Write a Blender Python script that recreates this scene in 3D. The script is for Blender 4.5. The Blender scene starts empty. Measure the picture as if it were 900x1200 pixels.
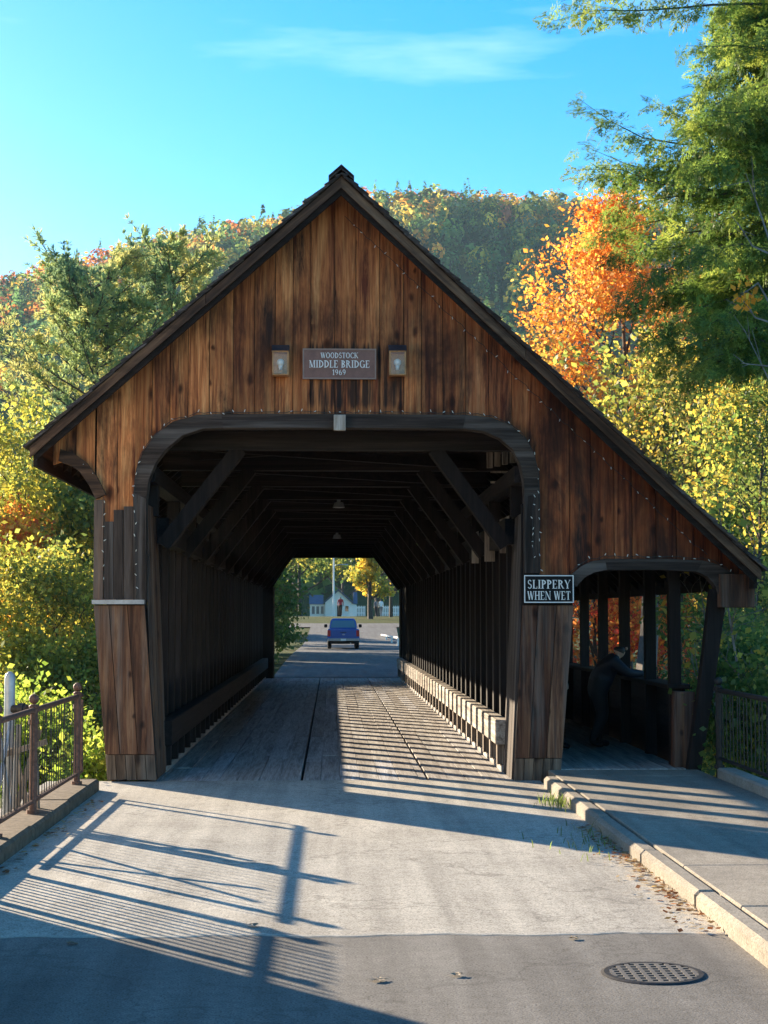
import bpy, bmesh, math, random
import numpy as np
from mathutils import Vector, Matrix, Quaternion

R = math.radians
S = bpy.context.scene
COL = S.collection

# ------------------------------------------------------------------ camera
FPX = 1900.0                       # focal length in pixels of the 900x1200 photograph
CAMZ = 1.8
PITCH, YAW = R(3.70), R(1.865)
cam_d = bpy.data.cameras.new('camera')
cam_d.sensor_fit = 'VERTICAL'; cam_d.sensor_height = 36.0; cam_d.sensor_width = 27.0
cam_d.lens = FPX / 1200.0 * 36.0
cam_d.clip_start = 0.1; cam_d.clip_end = 8000
cam = bpy.data.objects.new('camera', cam_d); COL.objects.link(cam)
cam.location = (0, 0, CAMZ); cam.rotation_euler = (R(90) + PITCH, 0, -YAW)
S.camera = cam

# ------------------------------------------------------------------ sky, sun, exposure
SUN_AZ, SUN_EL = R(40.5), R(15.8)  # sun ahead of the camera, to the left
w = bpy.data.worlds.new('World'); S.world = w; w.use_nodes = True
nt = w.node_tree; nt.nodes.clear()
sky = nt.nodes.new('ShaderNodeTexSky'); sky.sky_type = 'NISHITA'; sky.sun_disc = False
sky.sun_elevation = SUN_EL; sky.sun_rotation = -SUN_AZ
sky.air_density = 1.0; sky.dust_density = 0.35; sky.ozone_density = 2.2; sky.altitude = 200
tc = nt.nodes.new('ShaderNodeTexCoord')
mp = nt.nodes.new('ShaderNodeMapping'); mp.inputs['Scale'].default_value = (1.6, 1.6, 11.0)
mp.inputs['Rotation'].default_value = (0.0, R(7), 0.0); mp.inputs['Location'].default_value = (0.35, 0.1, 0.42)
nz = nt.nodes.new('ShaderNodeTexNoise'); nz.inputs['Scale'].default_value = 1.5
nz.inputs['Detail'].default_value = 6; nz.inputs['Roughness'].default_value = 0.55
rp = nt.nodes.new('ShaderNodeValToRGB')
rp.color_ramp.elements[0].position = 0.56; rp.color_ramp.elements[0].color = (0, 0, 0, 1)
rp.color_ramp.elements[1].position = 0.85; rp.color_ramp.elements[1].color = (0.32, 0.32, 0.32, 1)
mixc = nt.nodes.new('ShaderNodeMix'); mixc.data_type = 'RGBA'
mixc.inputs['B'].default_value = (9.0, 10.0, 11.0, 1)
bg = nt.nodes.new('ShaderNodeBackground'); bg.inputs['Strength'].default_value = 0.087
wo = nt.nodes.new('ShaderNodeOutputWorld')
L = nt.links.new
L(tc.outputs['Generated'], mp.inputs['Vector']); L(mp.outputs['Vector'], nz.inputs['Vector'])
L(nz.outputs['Fac'], rp.inputs['Fac']); L(rp.outputs['Color'], mixc.inputs['Factor'])
hs = nt.nodes.new('ShaderNodeHueSaturation'); hs.inputs['Saturation'].default_value = 1.55
L(sky.outputs['Color'], hs.inputs['Color']); L(hs.outputs['Color'], mixc.inputs['A']); L(mixc.outputs['Result'], bg.inputs['Color'])
L(bg.outputs['Background'], wo.inputs['Surface'])

sun_d = bpy.data.lights.new('sun', 'SUN'); sun_d.energy = 5.0; sun_d.angle = R(0.5); sun_d.color = (1.0, 0.84, 0.62)
sun = bpy.data.objects.new('sun', sun_d); COL.objects.link(sun)
SUNV = Vector((-math.sin(SUN_AZ) * math.cos(SUN_EL), math.cos(SUN_AZ) * math.cos(SUN_EL), math.sin(SUN_EL)))
sun.rotation_euler = SUNV.to_track_quat('Z', 'Y').to_euler()
sun.location = (-30, 30, 40)

vs = S.view_settings
vs.view_transform = 'Standard'; vs.look = 'None'; vs.gamma = 1.0; vs.use_curve_mapping = False
vs.exposure = 1.85
S.cycles.max_bounces = 8; S.cycles.diffuse_bounces = 3; S.cycles.transmission_bounces = 4
S.cycles.transparent_max_bounces = 6; S.cycles.volume_bounces = 0
S.cycles.sample_clamp_indirect = 6.0

# ------------------------------------------------------------------ pixel -> world
CR = cam.rotation_euler.to_matrix()
CP = Vector(cam.location)
def ray(px, py): return CR @ Vector(((px - 450.0) / FPX, (600.0 - py) / FPX, -1.0))
def onY(px, py, Y):
    d = ray(px, py); return CP + d * (Y / d.y)
def onZ(px, py, z=0.0):
    d = ray(px, py); return CP + d * ((z - CAMZ) / d.z)
F = onZ(400, 915.5).y              # distance of the portal
def fx(px, py, dy=0.0):
    p = onY(px, py, F + dy); return (p.x, p.z)
def xat(px, Y):                    # x for a pixel column near the horizon
    return onY(px, 723, Y).x
rnd = random.Random(7)

# ------------------------------------------------------------------ tagging, mesh helpers
def tag(o, label=None, cat=None, group=None, kind=None):
    if label: o['label'] = label
    if cat: o['category'] = cat
    if group: o['group'] = group
    if kind: o['kind'] = kind
    return o
def empty(name, loc=(0, 0, 0), rz=0.0):
    o = bpy.data.objects.new(name, None); o.location = loc; o.rotation_euler = (0, 0, rz)
    o.empty_display_size = 0.2; COL.objects.link(o); return o
def setmat(me, m):
    if m is None: return
    for q in (m if isinstance(m, (list, tuple)) else [m]): me.materials.append(q)
def link(name, me, parent=None, loc=None):
    o = bpy.data.objects.new(name, me); COL.objects.link(o)
    if parent is not None: o.parent = parent
    if loc is not None: o.location = loc
    return o
class MB:
    def __init__(s): s.v = []; s.f = []; s.mi = []; s.m = 0
    def add(s, vs_, fs):
        b = len(s.v); s.v += [tuple(p) for p in vs_]
        for q in fs: s.f.append(tuple(b + i for i in q)); s.mi.append(s.m)
    def hexa(s, p): s.add(p, [(0, 3, 2, 1), (4, 5, 6, 7), (0, 1, 5, 4), (1, 2, 6, 5), (2, 3, 7, 6), (3, 0, 4, 7)])
    def box(s, a, b):
        x0, x1 = sorted((a[0], b[0])); y0, y1 = sorted((a[1], b[1])); z0, z1 = sorted((a[2], b[2]))
        s.hexa([(x0, y0, z0), (x1, y0, z0), (x1, y1, z0), (x0, y1, z0), (x0, y0, z1), (x1, y0, z1), (x1, y1, z1), (x0, y1, z1)])
    def prism_xz(s, poly, y0, y1):             # polygon of (x,z), extruded along y
        n = len(poly)
        a = sum(poly[i][0] * poly[(i + 1) % n][1] - poly[(i + 1) % n][0] * poly[i][1] for i in range(n))
        if a < 0: poly = poly[::-1]
        b = [(p[0], y0, p[1]) for p in poly] + [(p[0], y1, p[1]) for p in poly]
        s.add(b, [tuple(range(n)), tuple(range(2 * n - 1, n - 1, -1))] + [((i + 1) % n, i, n + i, n + (i + 1) % n) for i in range(n)])
    def prism_yz(s, poly, x0, x1):
        n = len(poly)
        b = [(x0, p[0], p[1]) for p in poly] + [(x1, p[0], p[1]) for p in poly]
        s.add(b, [tuple(range(n - 1, -1, -1)), tuple(range(n, 2 * n))] + [(i, (i + 1) % n, n + (i + 1) % n, n + i) for i in range(n)])
    def beam(s, p0, p1, w_, h_, up=(0, 0, 1)):
        p0 = Vector(p0); p1 = Vector(p1); d = (p1 - p0).normalized(); u = Vector(up)
        r = d.cross(u)
        if r.length < 1e-4: r = d.cross(Vector((0, 1, 0)))
        r.normalize(); u = r.cross(d)
        r *= w_ / 2; u *= h_ / 2
        s.hexa([p0 - r - u, p0 + r - u, p1 + r - u, p1 - r - u, p0 - r + u, p0 + r + u, p1 + r + u, p1 - r + u])
    def tube(s, pts, rad, n=8, cap=True):
        pts = [Vector(p) for p in pts]; b = len(s.v); k = len(pts)
        if not isinstance(rad, (list, tuple)): rad = [rad] * k
        pr = None
        for i, p in enumerate(pts):
            d = (pts[min(i + 1, k - 1)] - pts[max(i - 1, 0)]).normalized()
            if pr is None: pr = d.orthogonal().normalized()
            else:
                pr = pr - d * pr.dot(d)
                pr = pr.normalized() if pr.length > 1e-6 else d.orthogonal().normalized()
            q = d.cross(pr)
            for j in range(n):
                a = 2 * math.pi * j / n
                s.v.append(tuple(p + (pr * math.cos(a) + q * math.sin(a)) * rad[i]))
        for i in range(k - 1):
            for j in range(n):
                s.f.append((b + i * n + j, b + i * n + (j + 1) % n, b + (i + 1) * n + (j + 1) % n, b + (i + 1) * n + j)); s.mi.append(s.m)
        if cap:
            s.f.append(tuple(b + j for j in range(n - 1, -1, -1))); s.mi.append(s.m)
            s.f.append(tuple(b + (k - 1) * n + j for j in range(n))); s.mi.append(s.m)
    def ball(s, c, r, n=8, m=5, sc=(1, 1, 1)):
        pts = []; 
        for i in range(1, m):
            t = math.pi * i / m
            for j in range(n):
                a = 2 * math.pi * j / n
                pts.append((c[0] + r * sc[0] * math.sin(t) * math.cos(a), c[1] + r * sc[1] * math.sin(t) * math.sin(a), c[2] + r * sc[2] * math.cos(t)))
        top = len(pts); pts.append((c[0], c[1], c[2] + r * sc[2])); pts.append((c[0], c[1], c[2] - r * sc[2]))
        fs = []
        for j in range(n):
            fs.append((top, j, (j + 1) % n)); fs.append((top + 1, (m - 2) * n + (j + 1) % n, (m - 2) * n + j))
            for i in range(m - 2): fs.append((i * n + j, (i + 1) * n + j, (i + 1) * n + (j + 1) % n, i * n + (j + 1) % n))
        s.add(pts, fs)
    def mesh(s, name, mat):
        me = bpy.data.meshes.new(name); me.from_pydata(s.v, [], s.f); setmat(me, mat)
        if any(s.mi): me.polygons.foreach_set('material_index', s.mi)
        me.update(); return me
    def build(s, name, mat, parent=None, bevel=0.0, smooth=False, seg=1, loc=None):
        me = s.mesh(name, mat)
        if bevel:
            bm = bmesh.new(); bm.from_mesh(me); bmesh.ops.recalc_face_normals(bm, faces=bm.faces)
            bmesh.ops.bevel(bm, geom=list(bm.edges), offset=bevel, segments=seg, affect='EDGES', clamp_overlap=True)
            bm.to_mesh(me); bm.free()
        if smooth: me.polygons.foreach_set('use_smooth', [True] * len(me.polygons))
        return link(name, me, parent, loc)
def B(a, b, name, mat, parent=None, bevel=0.0):
    m = MB(); m.box(a, b); return m.build(name, mat, parent, bevel)

def fast_mesh(name, V, nv, mat, col=None, smooth=False):
    """V (N*nv,3) loose polygons of nv corners; col (N,3) per polygon"""
    V = np.asarray(V, np.float32).reshape(-1, 3); n = len(V) // nv
    me = bpy.data.meshes.new(name)
    me.vertices.add(n * nv); me.loops.add(n * nv); me.polygons.add(n)
    me.vertices.foreach_set('co', V.ravel())
    me.loops.foreach_set('vertex_index', np.arange(n * nv, dtype=np.int32))
    me.polygons.foreach_set('loop_start', np.arange(0, n * nv, nv, dtype=np.int32))
    try: me.polygons.foreach_set('loop_total', np.full(n, nv, dtype=np.int32))
    except Exception: pass
    if col is not None:
        at = me.attributes.new('tint', 'FLOAT_COLOR', 'FACE')
        c4 = np.ones((n, 4), np.float32); c4[:, :3] = col; at.data.foreach_set('color', c4.ravel())
    setmat(me, mat); me.update(); me.validate(); return me

# ------------------------------------------------------------------ materials
def newmat(name):
    m = bpy.data.materials.new(name); m.use_nodes = True
    t = m.node_tree; b = t.nodes['Principled BSDF']; return m, t, b
def N(t, ty, **kw):
    n = t.nodes.new(ty)
    for k, v in kw.items(): setattr(n, k, v)
    return n
def ramp(t, stops):
    n = t.nodes.new('ShaderNodeValToRGB'); e = n.color_ramp.elements
    while len(e) < len(stops): e.new(0.5)
    for i, (p, c) in enumerate(stops):
        e[i].position = p; e[i].color = (*c, 1) if len(c) == 3 else c
    return n
def mixrgb(t, a, b, fac, blend='MIX'):
    n = t.nodes.new('ShaderNodeMix'); n.data_type = 'RGBA'; n.blend_type = blend
    for k, v in (('A', a), ('B', b), ('Factor', fac)):
        if hasattr(v, 'is_linked'): t.links.new(v, n.inputs[k])
        elif isinstance(v, (int, float)): n.inputs[k].default_value = v
        else: n.inputs[k].default_value = (*v, 1)
    return n.outputs['Result']
def noise(t, vec, scale, detail=5, rough=0.6, dist=0.0):
    n = t.nodes.new('ShaderNodeTexNoise'); n.inputs['Scale'].default_value = scale
    n.inputs['Detail'].default_value = detail; n.inputs['Roughness'].default_value = rough
    n.inputs['Distortion'].default_value = dist
    if vec is not None: t.links.new(vec, n.inputs['Vector'])
    return n.outputs['Fac']
def bump(t, b, h, strength=0.3, dist=0.01):
    n = t.nodes.new('ShaderNodeBump'); n.inputs['Strength'].default_value = strength; n.inputs['Distance'].default_value = dist
    t.links.new(h, n.inputs['Height']); t.links.new(n.outputs['Normal'], b.inputs['Normal'])
def objvec(t, scale, jitter=True, rot=0.0):
    tc_ = t.nodes.new('ShaderNodeTexCoord'); mp_ = t.nodes.new('ShaderNodeMapping')
    mp_.inputs['Scale'].default_value = scale
    src = tc_.outputs['Object']
    if jitter:
        oi = t.nodes.new('ShaderNodeObjectInfo'); mu = t.nodes.new('ShaderNodeMath'); mu.operation = 'MULTIPLY'
        mu.inputs[1].default_value = 57.0; t.links.new(oi.outputs['Random'], mu.inputs[0])
        ad = t.nodes.new('ShaderNodeVectorMath'); ad.operation = 'ADD'
        t.links.new(src, ad.inputs[0]); t.links.new(mu.outputs[0], ad.inputs[1]); src = ad.outputs[0]
    if rot:
        vr_ = N(t, 'ShaderNodeVectorRotate', rotation_type='Y_AXIS'); vr_.inputs['Angle'].default_value = rot
        t.links.new(src, vr_.inputs['Vector']); src = vr_.outputs['Vector']
    t.links.new(src, mp_.inputs['Vector']); return mp_.outputs['Vector']

def wood(name, light, mid, dark, axis='Z', stain=0.5, vary=0.35, rough=0.82, knots=True, grey=None, streak=1.0, sign=None, rot=0.0):
    m, t, b = newmat(name)
    g = {'X': (0.045, 1, 1), 'Y': (1, 0.045, 1), 'Z': (1, 1, 0.045)}[axis]
    v = objvec(t, g, True, rot)
    g1 = noise(t, v, 11, 7, 0.72, 0.7)
    g2 = noise(t, v, 60, 4, 0.6)
    c = ramp(t, [(0.36, dark), (0.5, mid), (0.64, light)]); t.links.new(g1, c.inputs['Fac']); col = c.outputs['Color']
    f = ramp(t, [(0.3, (0.45, 0.42, 0.4)), (0.62, (1, 1, 1))]); t.links.new(g2, f.inputs['Fac'])
    col = mixrgb(t, col, f.outputs['Color'], 0.75 * streak, 'MULTIPLY')
    oi = t.nodes.new('ShaderNodeObjectInfo')
    vr = ramp(t, [(0.0, (1 - vary * 1.3, 1 - vary * 1.5, 1 - vary * 1.55)), (0.45, (1 - vary * .5, 1 - vary * .65, 1 - vary * .65)), (0.75, (1, 1, 1)), (1.0, (1.1, 1.14, 1.25))])
    t.links.new(oi.outputs['Random'], vr.inputs['Fac'])
    col = mixrgb(t, col, vr.outputs['Color'], 1.0, 'MULTIPLY')
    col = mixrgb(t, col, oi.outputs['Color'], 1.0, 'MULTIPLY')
    if knots:
        kv = objvec(t, (1, 1, 1)); kx = t.nodes.new('ShaderNodeSeparateXYZ'); t.links.new(kv, kx.inputs[0])
        kc = t.nodes.new('ShaderNodeCombineXYZ'); kn = noise(t, kv, 7, 2, .5)
        ka = N(t, 'ShaderNodeMath', operation='MULTIPLY_ADD'); ka.inputs[1].default_value = 4.2; t.links.new(kx.outputs['X'], ka.inputs[0]); kq = N(t, 'ShaderNodeMath', operation='MULTIPLY'); kq.inputs[1].default_value = .25; t.links.new(kn, kq.inputs[0]); t.links.new(kq.outputs[0], ka.inputs[2])
        kb = N(t, 'ShaderNodeMath', operation='MULTIPLY'); kb.inputs[1].default_value = 2.4; t.links.new(kx.outputs['Z'], kb.inputs[0])
        t.links.new(ka.outputs[0], kc.inputs['X']); t.links.new(kb.outputs[0], kc.inputs['Y'])
        vo = N(t, 'ShaderNodeTexVoronoi', voronoi_dimensions='2D'); vo.inputs['Scale'].default_value = 1.0; t.links.new(kc.outputs[0], vo.inputs['Vector'])
        ks = t.nodes.new('ShaderNodeSeparateColor'); t.links.new(vo.outputs['Color'], ks.inputs[0])
        kl = N(t, 'ShaderNodeMath', operation='LESS_THAN'); kl.inputs[1].default_value = .70; t.links.new(ks.outputs[0], kl.inputs[0])
        kz = N(t, 'ShaderNodeMath', operation='MULTIPLY_ADD'); kz.inputs[1].default_value = 1.1; kz.inputs[2].default_value = .45; t.links.new(ks.outputs[1], kz.inputs[0])
        kd = N(t, 'ShaderNodeMath', operation='DIVIDE'); t.links.new(vo.outputs['Distance'], kd.inputs[0]); t.links.new(kz.outputs[0], kd.inputs[1])
        ke = N(t, 'ShaderNodeMath', operation='ADD'); t.links.new(kd.outputs[0], ke.inputs[0]); t.links.new(kl.outputs[0], ke.inputs[1])
        kr = ramp(t, [(0.05, (0.07, 0.045, 0.04)), (0.095, (0.30, 0.22, 0.18)), (0.19, (1, 1, 1))]); t.links.new(ke.outputs[0], kr.inputs['Fac'])
        col = mixrgb(t, col, kr.outputs['Color'], 0.85, 'MULTIPLY')
    if stain:
        sv = objvec(t, {'X': (0.16, 1, 1), 'Y': (1, 0.16, 1), 'Z': (1, 1, 0.16)}[axis])
        s1 = noise(t, sv, 4.2, 7, 0.7, 0.3)
        sr = ramp(t, [(0.50, (0, 0, 0)), (0.66, (1, 1, 1))]); t.links.new(s1, sr.inputs['Fac'])
        mu = N(t, 'ShaderNodeMath', operation='MULTIPLY'); mu.inputs[1].default_value = stain
        t.links.new(sr.outputs['Color'], mu.inputs[0])
        col = mixrgb(t, col, (0.018, 0.013, 0.012), mu.outputs[0])
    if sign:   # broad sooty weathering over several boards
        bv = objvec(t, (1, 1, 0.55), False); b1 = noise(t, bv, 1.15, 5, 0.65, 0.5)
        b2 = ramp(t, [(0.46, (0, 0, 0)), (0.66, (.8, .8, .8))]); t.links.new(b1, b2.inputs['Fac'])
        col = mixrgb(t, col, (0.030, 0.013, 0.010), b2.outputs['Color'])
    if sign:   # black rain streaks above and below the name board
        sv = objvec(t, (1, 1, 0.03), False); s3 = noise(t, sv, 26, 4, 0.6)
        tcs = t.nodes.new('ShaderNodeTexCoord'); sx_ = t.nodes.new('ShaderNodeSeparateXYZ'); t.links.new(tcs.outputs['Object'], sx_.inputs[0])
        ms = []
        for comp, (a0, a1, a2, a3) in (('X', sign[0]), ('Z', sign[1])):
            mr1 = N(t, 'ShaderNodeMapRange', interpolation_type='SMOOTHSTEP'); mr1.inputs[1].default_value = a0; mr1.inputs[2].default_value = a1; t.links.new(sx_.outputs[comp], mr1.inputs[0])
            mr2 = N(t, 'ShaderNodeMapRange', interpolation_type='SMOOTHSTEP'); mr2.inputs[1].default_value = a2; mr2.inputs[2].default_value = a3; mr2.inputs[3].default_value = 1; mr2.inputs[4].default_value = 0; t.links.new(sx_.outputs[comp], mr2.inputs[0])
            ms += [mr1.outputs[0], mr2.outputs[0]]
        acc = s3
        for q in ms:
            mu = N(t, 'ShaderNodeMath', operation='MULTIPLY'); t.links.new(acc, mu.inputs[0]); t.links.new(q, mu.inputs[1]); acc = mu.outputs[0]
        r3 = ramp(t, [(0.40, (0, 0, 0)), (0.55, (.9, .9, .9))]); t.links.new(acc, r3.inputs['Fac'])
        col = mixrgb(t, col, (0.016, 0.013, 0.013), r3.outputs['Color'])
    if grey:
        s2 = noise(t, v, 5.0, 5, 0.7); r2 = ramp(t, [(0.48, (0, 0, 0)), (0.7, (.85, .85, .85))]); t.links.new(s2, r2.inputs['Fac'])
        col = mixrgb(t, col, grey, r2.outputs['Color'])
    t.links.new(col, b.inputs['Base Color']); b.inputs['Roughness'].default_value = rough
    b.inputs['Specular IOR Level'].default_value = 0.25
    bump(t, b, g2, 0.5, 0.006); return m

def plain(name, c, rough=0.6, metal=0.0, var=0.0, scale=20, bmp=0.0, spec=0.5):
    m, t, b = newmat(name)
    b.inputs['Roughness'].default_value = rough; b.inputs['Metallic'].default_value = metal; b.inputs['Specular IOR Level'].default_value = spec
    if var:
        v = objvec(t, (1, 1, 1)); n = noise(t, v, scale, 6, 0.65)
        r_ = ramp(t, [(0.3, tuple(x * (1 - var) for x in c)), (0.7, tuple(min(1, x * (1 + var * .6)) for x in c))]); t.links.new(n, r_.inputs['Fac'])
        t.links.new(r_.outputs['Color'], b.inputs['Base Color'])
        if bmp: bump(t, b, n, bmp, 0.01)
    else: b.inputs['Base Color'].default_value = (*c, 1)
    return m
def leafmat(name, trans=0.5, gloss=0.06, tintgain=1.35):
    m, t, b = newmat(name); t.nodes.remove(b); out = t.nodes['Material Output']
    at = N(t, 'ShaderNodeAttribute', attribute_name='tint')
    d = N(t, 'ShaderNodeBsdfDiffuse'); tr = N(t, 'ShaderNodeBsdfTranslucent'); gl = N(t, 'ShaderNodeBsdfGlossy')
    gl.inputs['Roughness'].default_value = 0.45; gl.inputs['Color'].default_value = (1, 1, 1, 1)
    g = mixrgb(t, at.outputs['Color'], (tintgain,) * 3, 1.0, 'MULTIPLY')
    t.links.new(at.outputs['Color'], d.inputs['Color']); t.links.new(g, tr.inputs['Color'])
    a = N(t, 'ShaderNodeMixShader'); a.inputs[0].default_value = trans
    t.links.new(d.outputs[0], a.inputs[1]); t.links.new(tr.outputs[0], a.inputs[2])
    c = N(t, 'ShaderNodeMixShader'); c.inputs[0].default_value = gloss
    t.links.new(a.outputs[0], c.inputs[1]); t.links.new(gl.outputs[0], c.inputs[2])
    t.links.new(c.outputs[0], out.inputs['Surface']); return m

M = {}
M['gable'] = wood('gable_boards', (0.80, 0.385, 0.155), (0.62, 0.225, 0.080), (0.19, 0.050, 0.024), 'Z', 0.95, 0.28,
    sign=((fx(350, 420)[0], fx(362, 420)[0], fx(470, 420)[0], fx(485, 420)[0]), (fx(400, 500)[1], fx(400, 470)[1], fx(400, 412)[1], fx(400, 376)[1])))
M['pier'] = wood('pier_boards', (0.30, 0.16, 0.085), (0.17, 0.075, 0.040), (0.05, 0.026, 0.018), 'Z', 0.75, 0.35, grey=(0.17, 0.14, 0.12))
M['pier_low'] = wood('pier_foot_boards', (0.30, 0.21, 0.14), (0.19, 0.125, 0.08), (0.065, 0.045, 0.032), 'Z', 0.5, 0.25, grey=(0.22, 0.185, 0.15))
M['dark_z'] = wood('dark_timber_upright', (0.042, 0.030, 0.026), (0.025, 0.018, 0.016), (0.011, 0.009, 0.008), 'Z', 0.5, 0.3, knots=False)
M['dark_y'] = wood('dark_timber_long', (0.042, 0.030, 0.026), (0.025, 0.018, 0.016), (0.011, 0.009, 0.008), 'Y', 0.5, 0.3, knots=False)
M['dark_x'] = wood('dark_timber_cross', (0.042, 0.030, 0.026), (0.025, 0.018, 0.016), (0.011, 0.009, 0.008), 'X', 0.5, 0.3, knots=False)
M['trim'] = wood('arch_trim', (0.13, 0.10, 0.085), (0.062, 0.045, 0.037), (0.022, 0.017, 0.015), 'X', 0.4, 0.2, knots=False, grey=(0.14, 0.12, 0.11))
M['trim_z'] = wood('arch_trim_upright', (0.13, 0.10, 0.085), (0.062, 0.045, 0.037), (0.022, 0.017, 0.015), 'Z', 0.4, 0.2, knots=False, grey=(0.16, 0.14, 0.13))
M['rake'] = wood('rake_board', (0.25, 0.15, 0.09), (0.13, 0.075, 0.048), (0.035, 0.023, 0.018), 'X', 0.55, 0.25, knots=False)
M['rake_l'] = wood('rake_board_left', (0.25, 0.15, 0.09), (0.13, 0.075, 0.048), (0.035, 0.023, 0.018), 'X', 0.55, 0.25, knots=False, rot=R(41))
M['rake_r'] = wood('rake_board_right', (0.25, 0.15, 0.09), (0.13, 0.075, 0.048), (0.035, 0.023, 0.018), 'X', 0.55, 0.25, knots=False, rot=-R(43))
M['pale_z'] = wood('pale_weathered_sunlit', (0.55, 0.47, 0.38), (0.38, 0.31, 0.24), (0.13, 0.10, 0.08), 'Z', 0.25, 0.2, knots=False)  # weathered wood; also paints sunlight into wall head boards and lattice blocks
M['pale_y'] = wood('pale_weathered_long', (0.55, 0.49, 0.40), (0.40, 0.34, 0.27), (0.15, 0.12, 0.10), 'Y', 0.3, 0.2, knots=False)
M['deck'] = wood('deck_planks', (0.62, 0.585, 0.54), (0.50, 0.465, 0.425), (0.30, 0.275, 0.25), 'Y', 0.12, 0.14, knots=False)
M['shingle'] = wood('shingle_wood', (0.16, 0.13, 0.115), (0.085, 0.068, 0.06), (0.035, 0.028, 0.026), 'X', 0.3, 0.4, knots=False)
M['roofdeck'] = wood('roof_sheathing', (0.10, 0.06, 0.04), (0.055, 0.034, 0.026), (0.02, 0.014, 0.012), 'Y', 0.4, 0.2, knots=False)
M['flash'] = plain('drip_edge', (0.42, 0.42, 0.43), 0.5, 0.3, 0.3, 12)
M['signbrown'] = plain('sign_brown', (0.22, 0.105, 0.078), 0.55, 0, 0.25, 14)
M['signedge'] = plain('sign_edge', (0.30, 0.20, 0.16), 0.6, 0, 0.2, 14)
M['white'] = plain('white_paint', (0.80, 0.80, 0.78), 0.5, 0, 0.06, 30)
M['black'] = plain('black_paint', (0.012, 0.012, 0.013), 0.75, 0, 0.3, 20, 0, 0.15)
M['copper'] = plain('aged_copper', (0.50, 0.24, 0.10), 0.5, 0.3, 0.4, 15)
M['slate'] = plain('lamp_cap', (0.12, 0.14, 0.18), 0.3, 0.8, 0.2, 15)
M['bulb'] = plain('bulb_glass', (0.75, 0.74, 0.70), 0.3)
M['wire'] = plain('wire_black', (0.012, 0.012, 0.012), 0.6)
M['iron'] = plain('rusty_iron', (0.17, 0.085, 0.06), 0.65, 0.3, 0.55, 25, 0.3)
M['irondark'] = plain('dark_iron', (0.035, 0.030, 0.028), 0.6, 0.4, 0.4, 25, 0.2)
M['galv'] = plain('galvanised', (0.42, 0.44, 0.47), 0.45, 0.4, 0.2, 18)
M['bark'] = plain('bark', (0.095, 0.075, 0.06), 0.9, 0, 0.55, 9, 0.8, 0.2)
M['barkgrey'] = plain('bark_grey', (0.22, 0.19, 0.17), 0.9, 0, 0.4, 9, 0.6, 0.2)
M['leaf'] = leafmat('leaf', 0.58, 0.018, 1.5)
M['needle'] = leafmat('needle', 0.45, 0.012, 1.6)
M['farleaf'] = leafmat('far_leaf', 0.42, 0.0, 1.5)
def glass(name, c=(0.9, 0.95, 0.95), alpha=0.07, rough=0.03):
    m, t, b = newmat(name); b.inputs['Base Color'].default_value = (*c, 1); b.inputs['Roughness'].default_value = rough
    b.inputs['Alpha'].default_value = alpha; b.inputs['Specular IOR Level'].default_value = 0.25; return m
M['glass'] = glass('lantern_glass')
M['darkglass'] = plain('window_glass', (0.02, 0.028, 0.035), 0.05, 0, spec=1.0)

def pavement(name, light, dark, crack=0.5, speck=1.0, lighten=0.0):
    m, t, b = newmat(name)
    v = objvec(t, (1, 1, 1), False)
    a = noise(t, v, 0.9, 5, 0.6); f = noise(t, v, 85, 3, 0.75); md = noise(t, v, 14, 5, 0.7)
    c = ramp(t, [(0.3, dark), (0.72, light)]); t.links.new(a, c.inputs['Fac'])
    sp = ramp(t, [(0.34, (0.35, 0.34, 0.33)), (0.5, (1, 1, 1)), (0.68, (1.25, 1.22, 1.18))]); t.links.new(f, sp.inputs['Fac'])
    col = mixrgb(t, c.outputs['Color'], sp.outputs['Color'], 0.95 * speck, 'MULTIPLY')
    ms = ramp(t, [(0.35, (0.7, 0.69, 0.67)), (0.65, (1.05, 1.05, 1.05))]); t.links.new(md, ms.inputs['Fac'])
    col = mixrgb(t, col, ms.outputs['Color'], 0.6, 'MULTIPLY')
    # tyre-worn streaks along the road
    sv = objvec(t, (2.4, 0.10, 1), False); st = noise(t, sv, 1.6, 4, 0.6)
    sr = ramp(t, [(0.35, (0.78, 0.77, 0.76)), (0.6, (1.06, 1.05, 1.03))]); t.links.new(st, sr.inputs['Fac'])
    col = mixrgb(t, col, sr.outputs['Color'], 1.0, 'MULTIPLY')
    ov = objvec(t, (1, 1, 1), False); on = noise(t, ov, 2.3, 4, 0.75, 0.6)          # drips and oil spots
    orr = ramp(t, [(0.60, (1, 1, 1)), (0.70, (0.72, 0.71, 0.70))]); t.links.new(on, orr.inputs['Fac'])
    col = mixrgb(t, col, orr.outputs['Color'], 0.8, 'MULTIPLY')
    if crack:
        wv = t.nodes.new('ShaderNodeVectorMath'); wv.operation = 'ADD'
        nn = t.nodes.new('ShaderNodeTexNoise'); nn.inputs['Scale'].default_value = 3.0; nn.inputs['Detail'].default_value = 5
        t.links.new(v, nn.inputs['Vector']); t.links.new(v, wv.inputs[0]); t.links.new(nn.outputs['Color'], wv.inputs[1])
        vo = N(t, 'ShaderNodeTexVoronoi', feature='DISTANCE_TO_EDGE'); vo.inputs['Scale'].default_value = 0.38; t.links.new(wv.outputs[0], vo.inputs['Vector'])
        cr = ramp(t, [(0.004, (0.3, 0.3, 0.3)), (0.010, (1, 1, 1))]); t.links.new(vo.outputs['Distance'], cr.inputs['Fac'])
        col = mixrgb(t, col, cr.outputs['Color'], crack, 'MULTIPLY')
    t.links.new(col, b.inputs['Base Color']); b.inputs['Roughness'].default_value = 0.9; b.inputs['Specular IOR Level'].default_value = 0.2
    bump(t, b, f, 0.55, 0.006); return m
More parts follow.
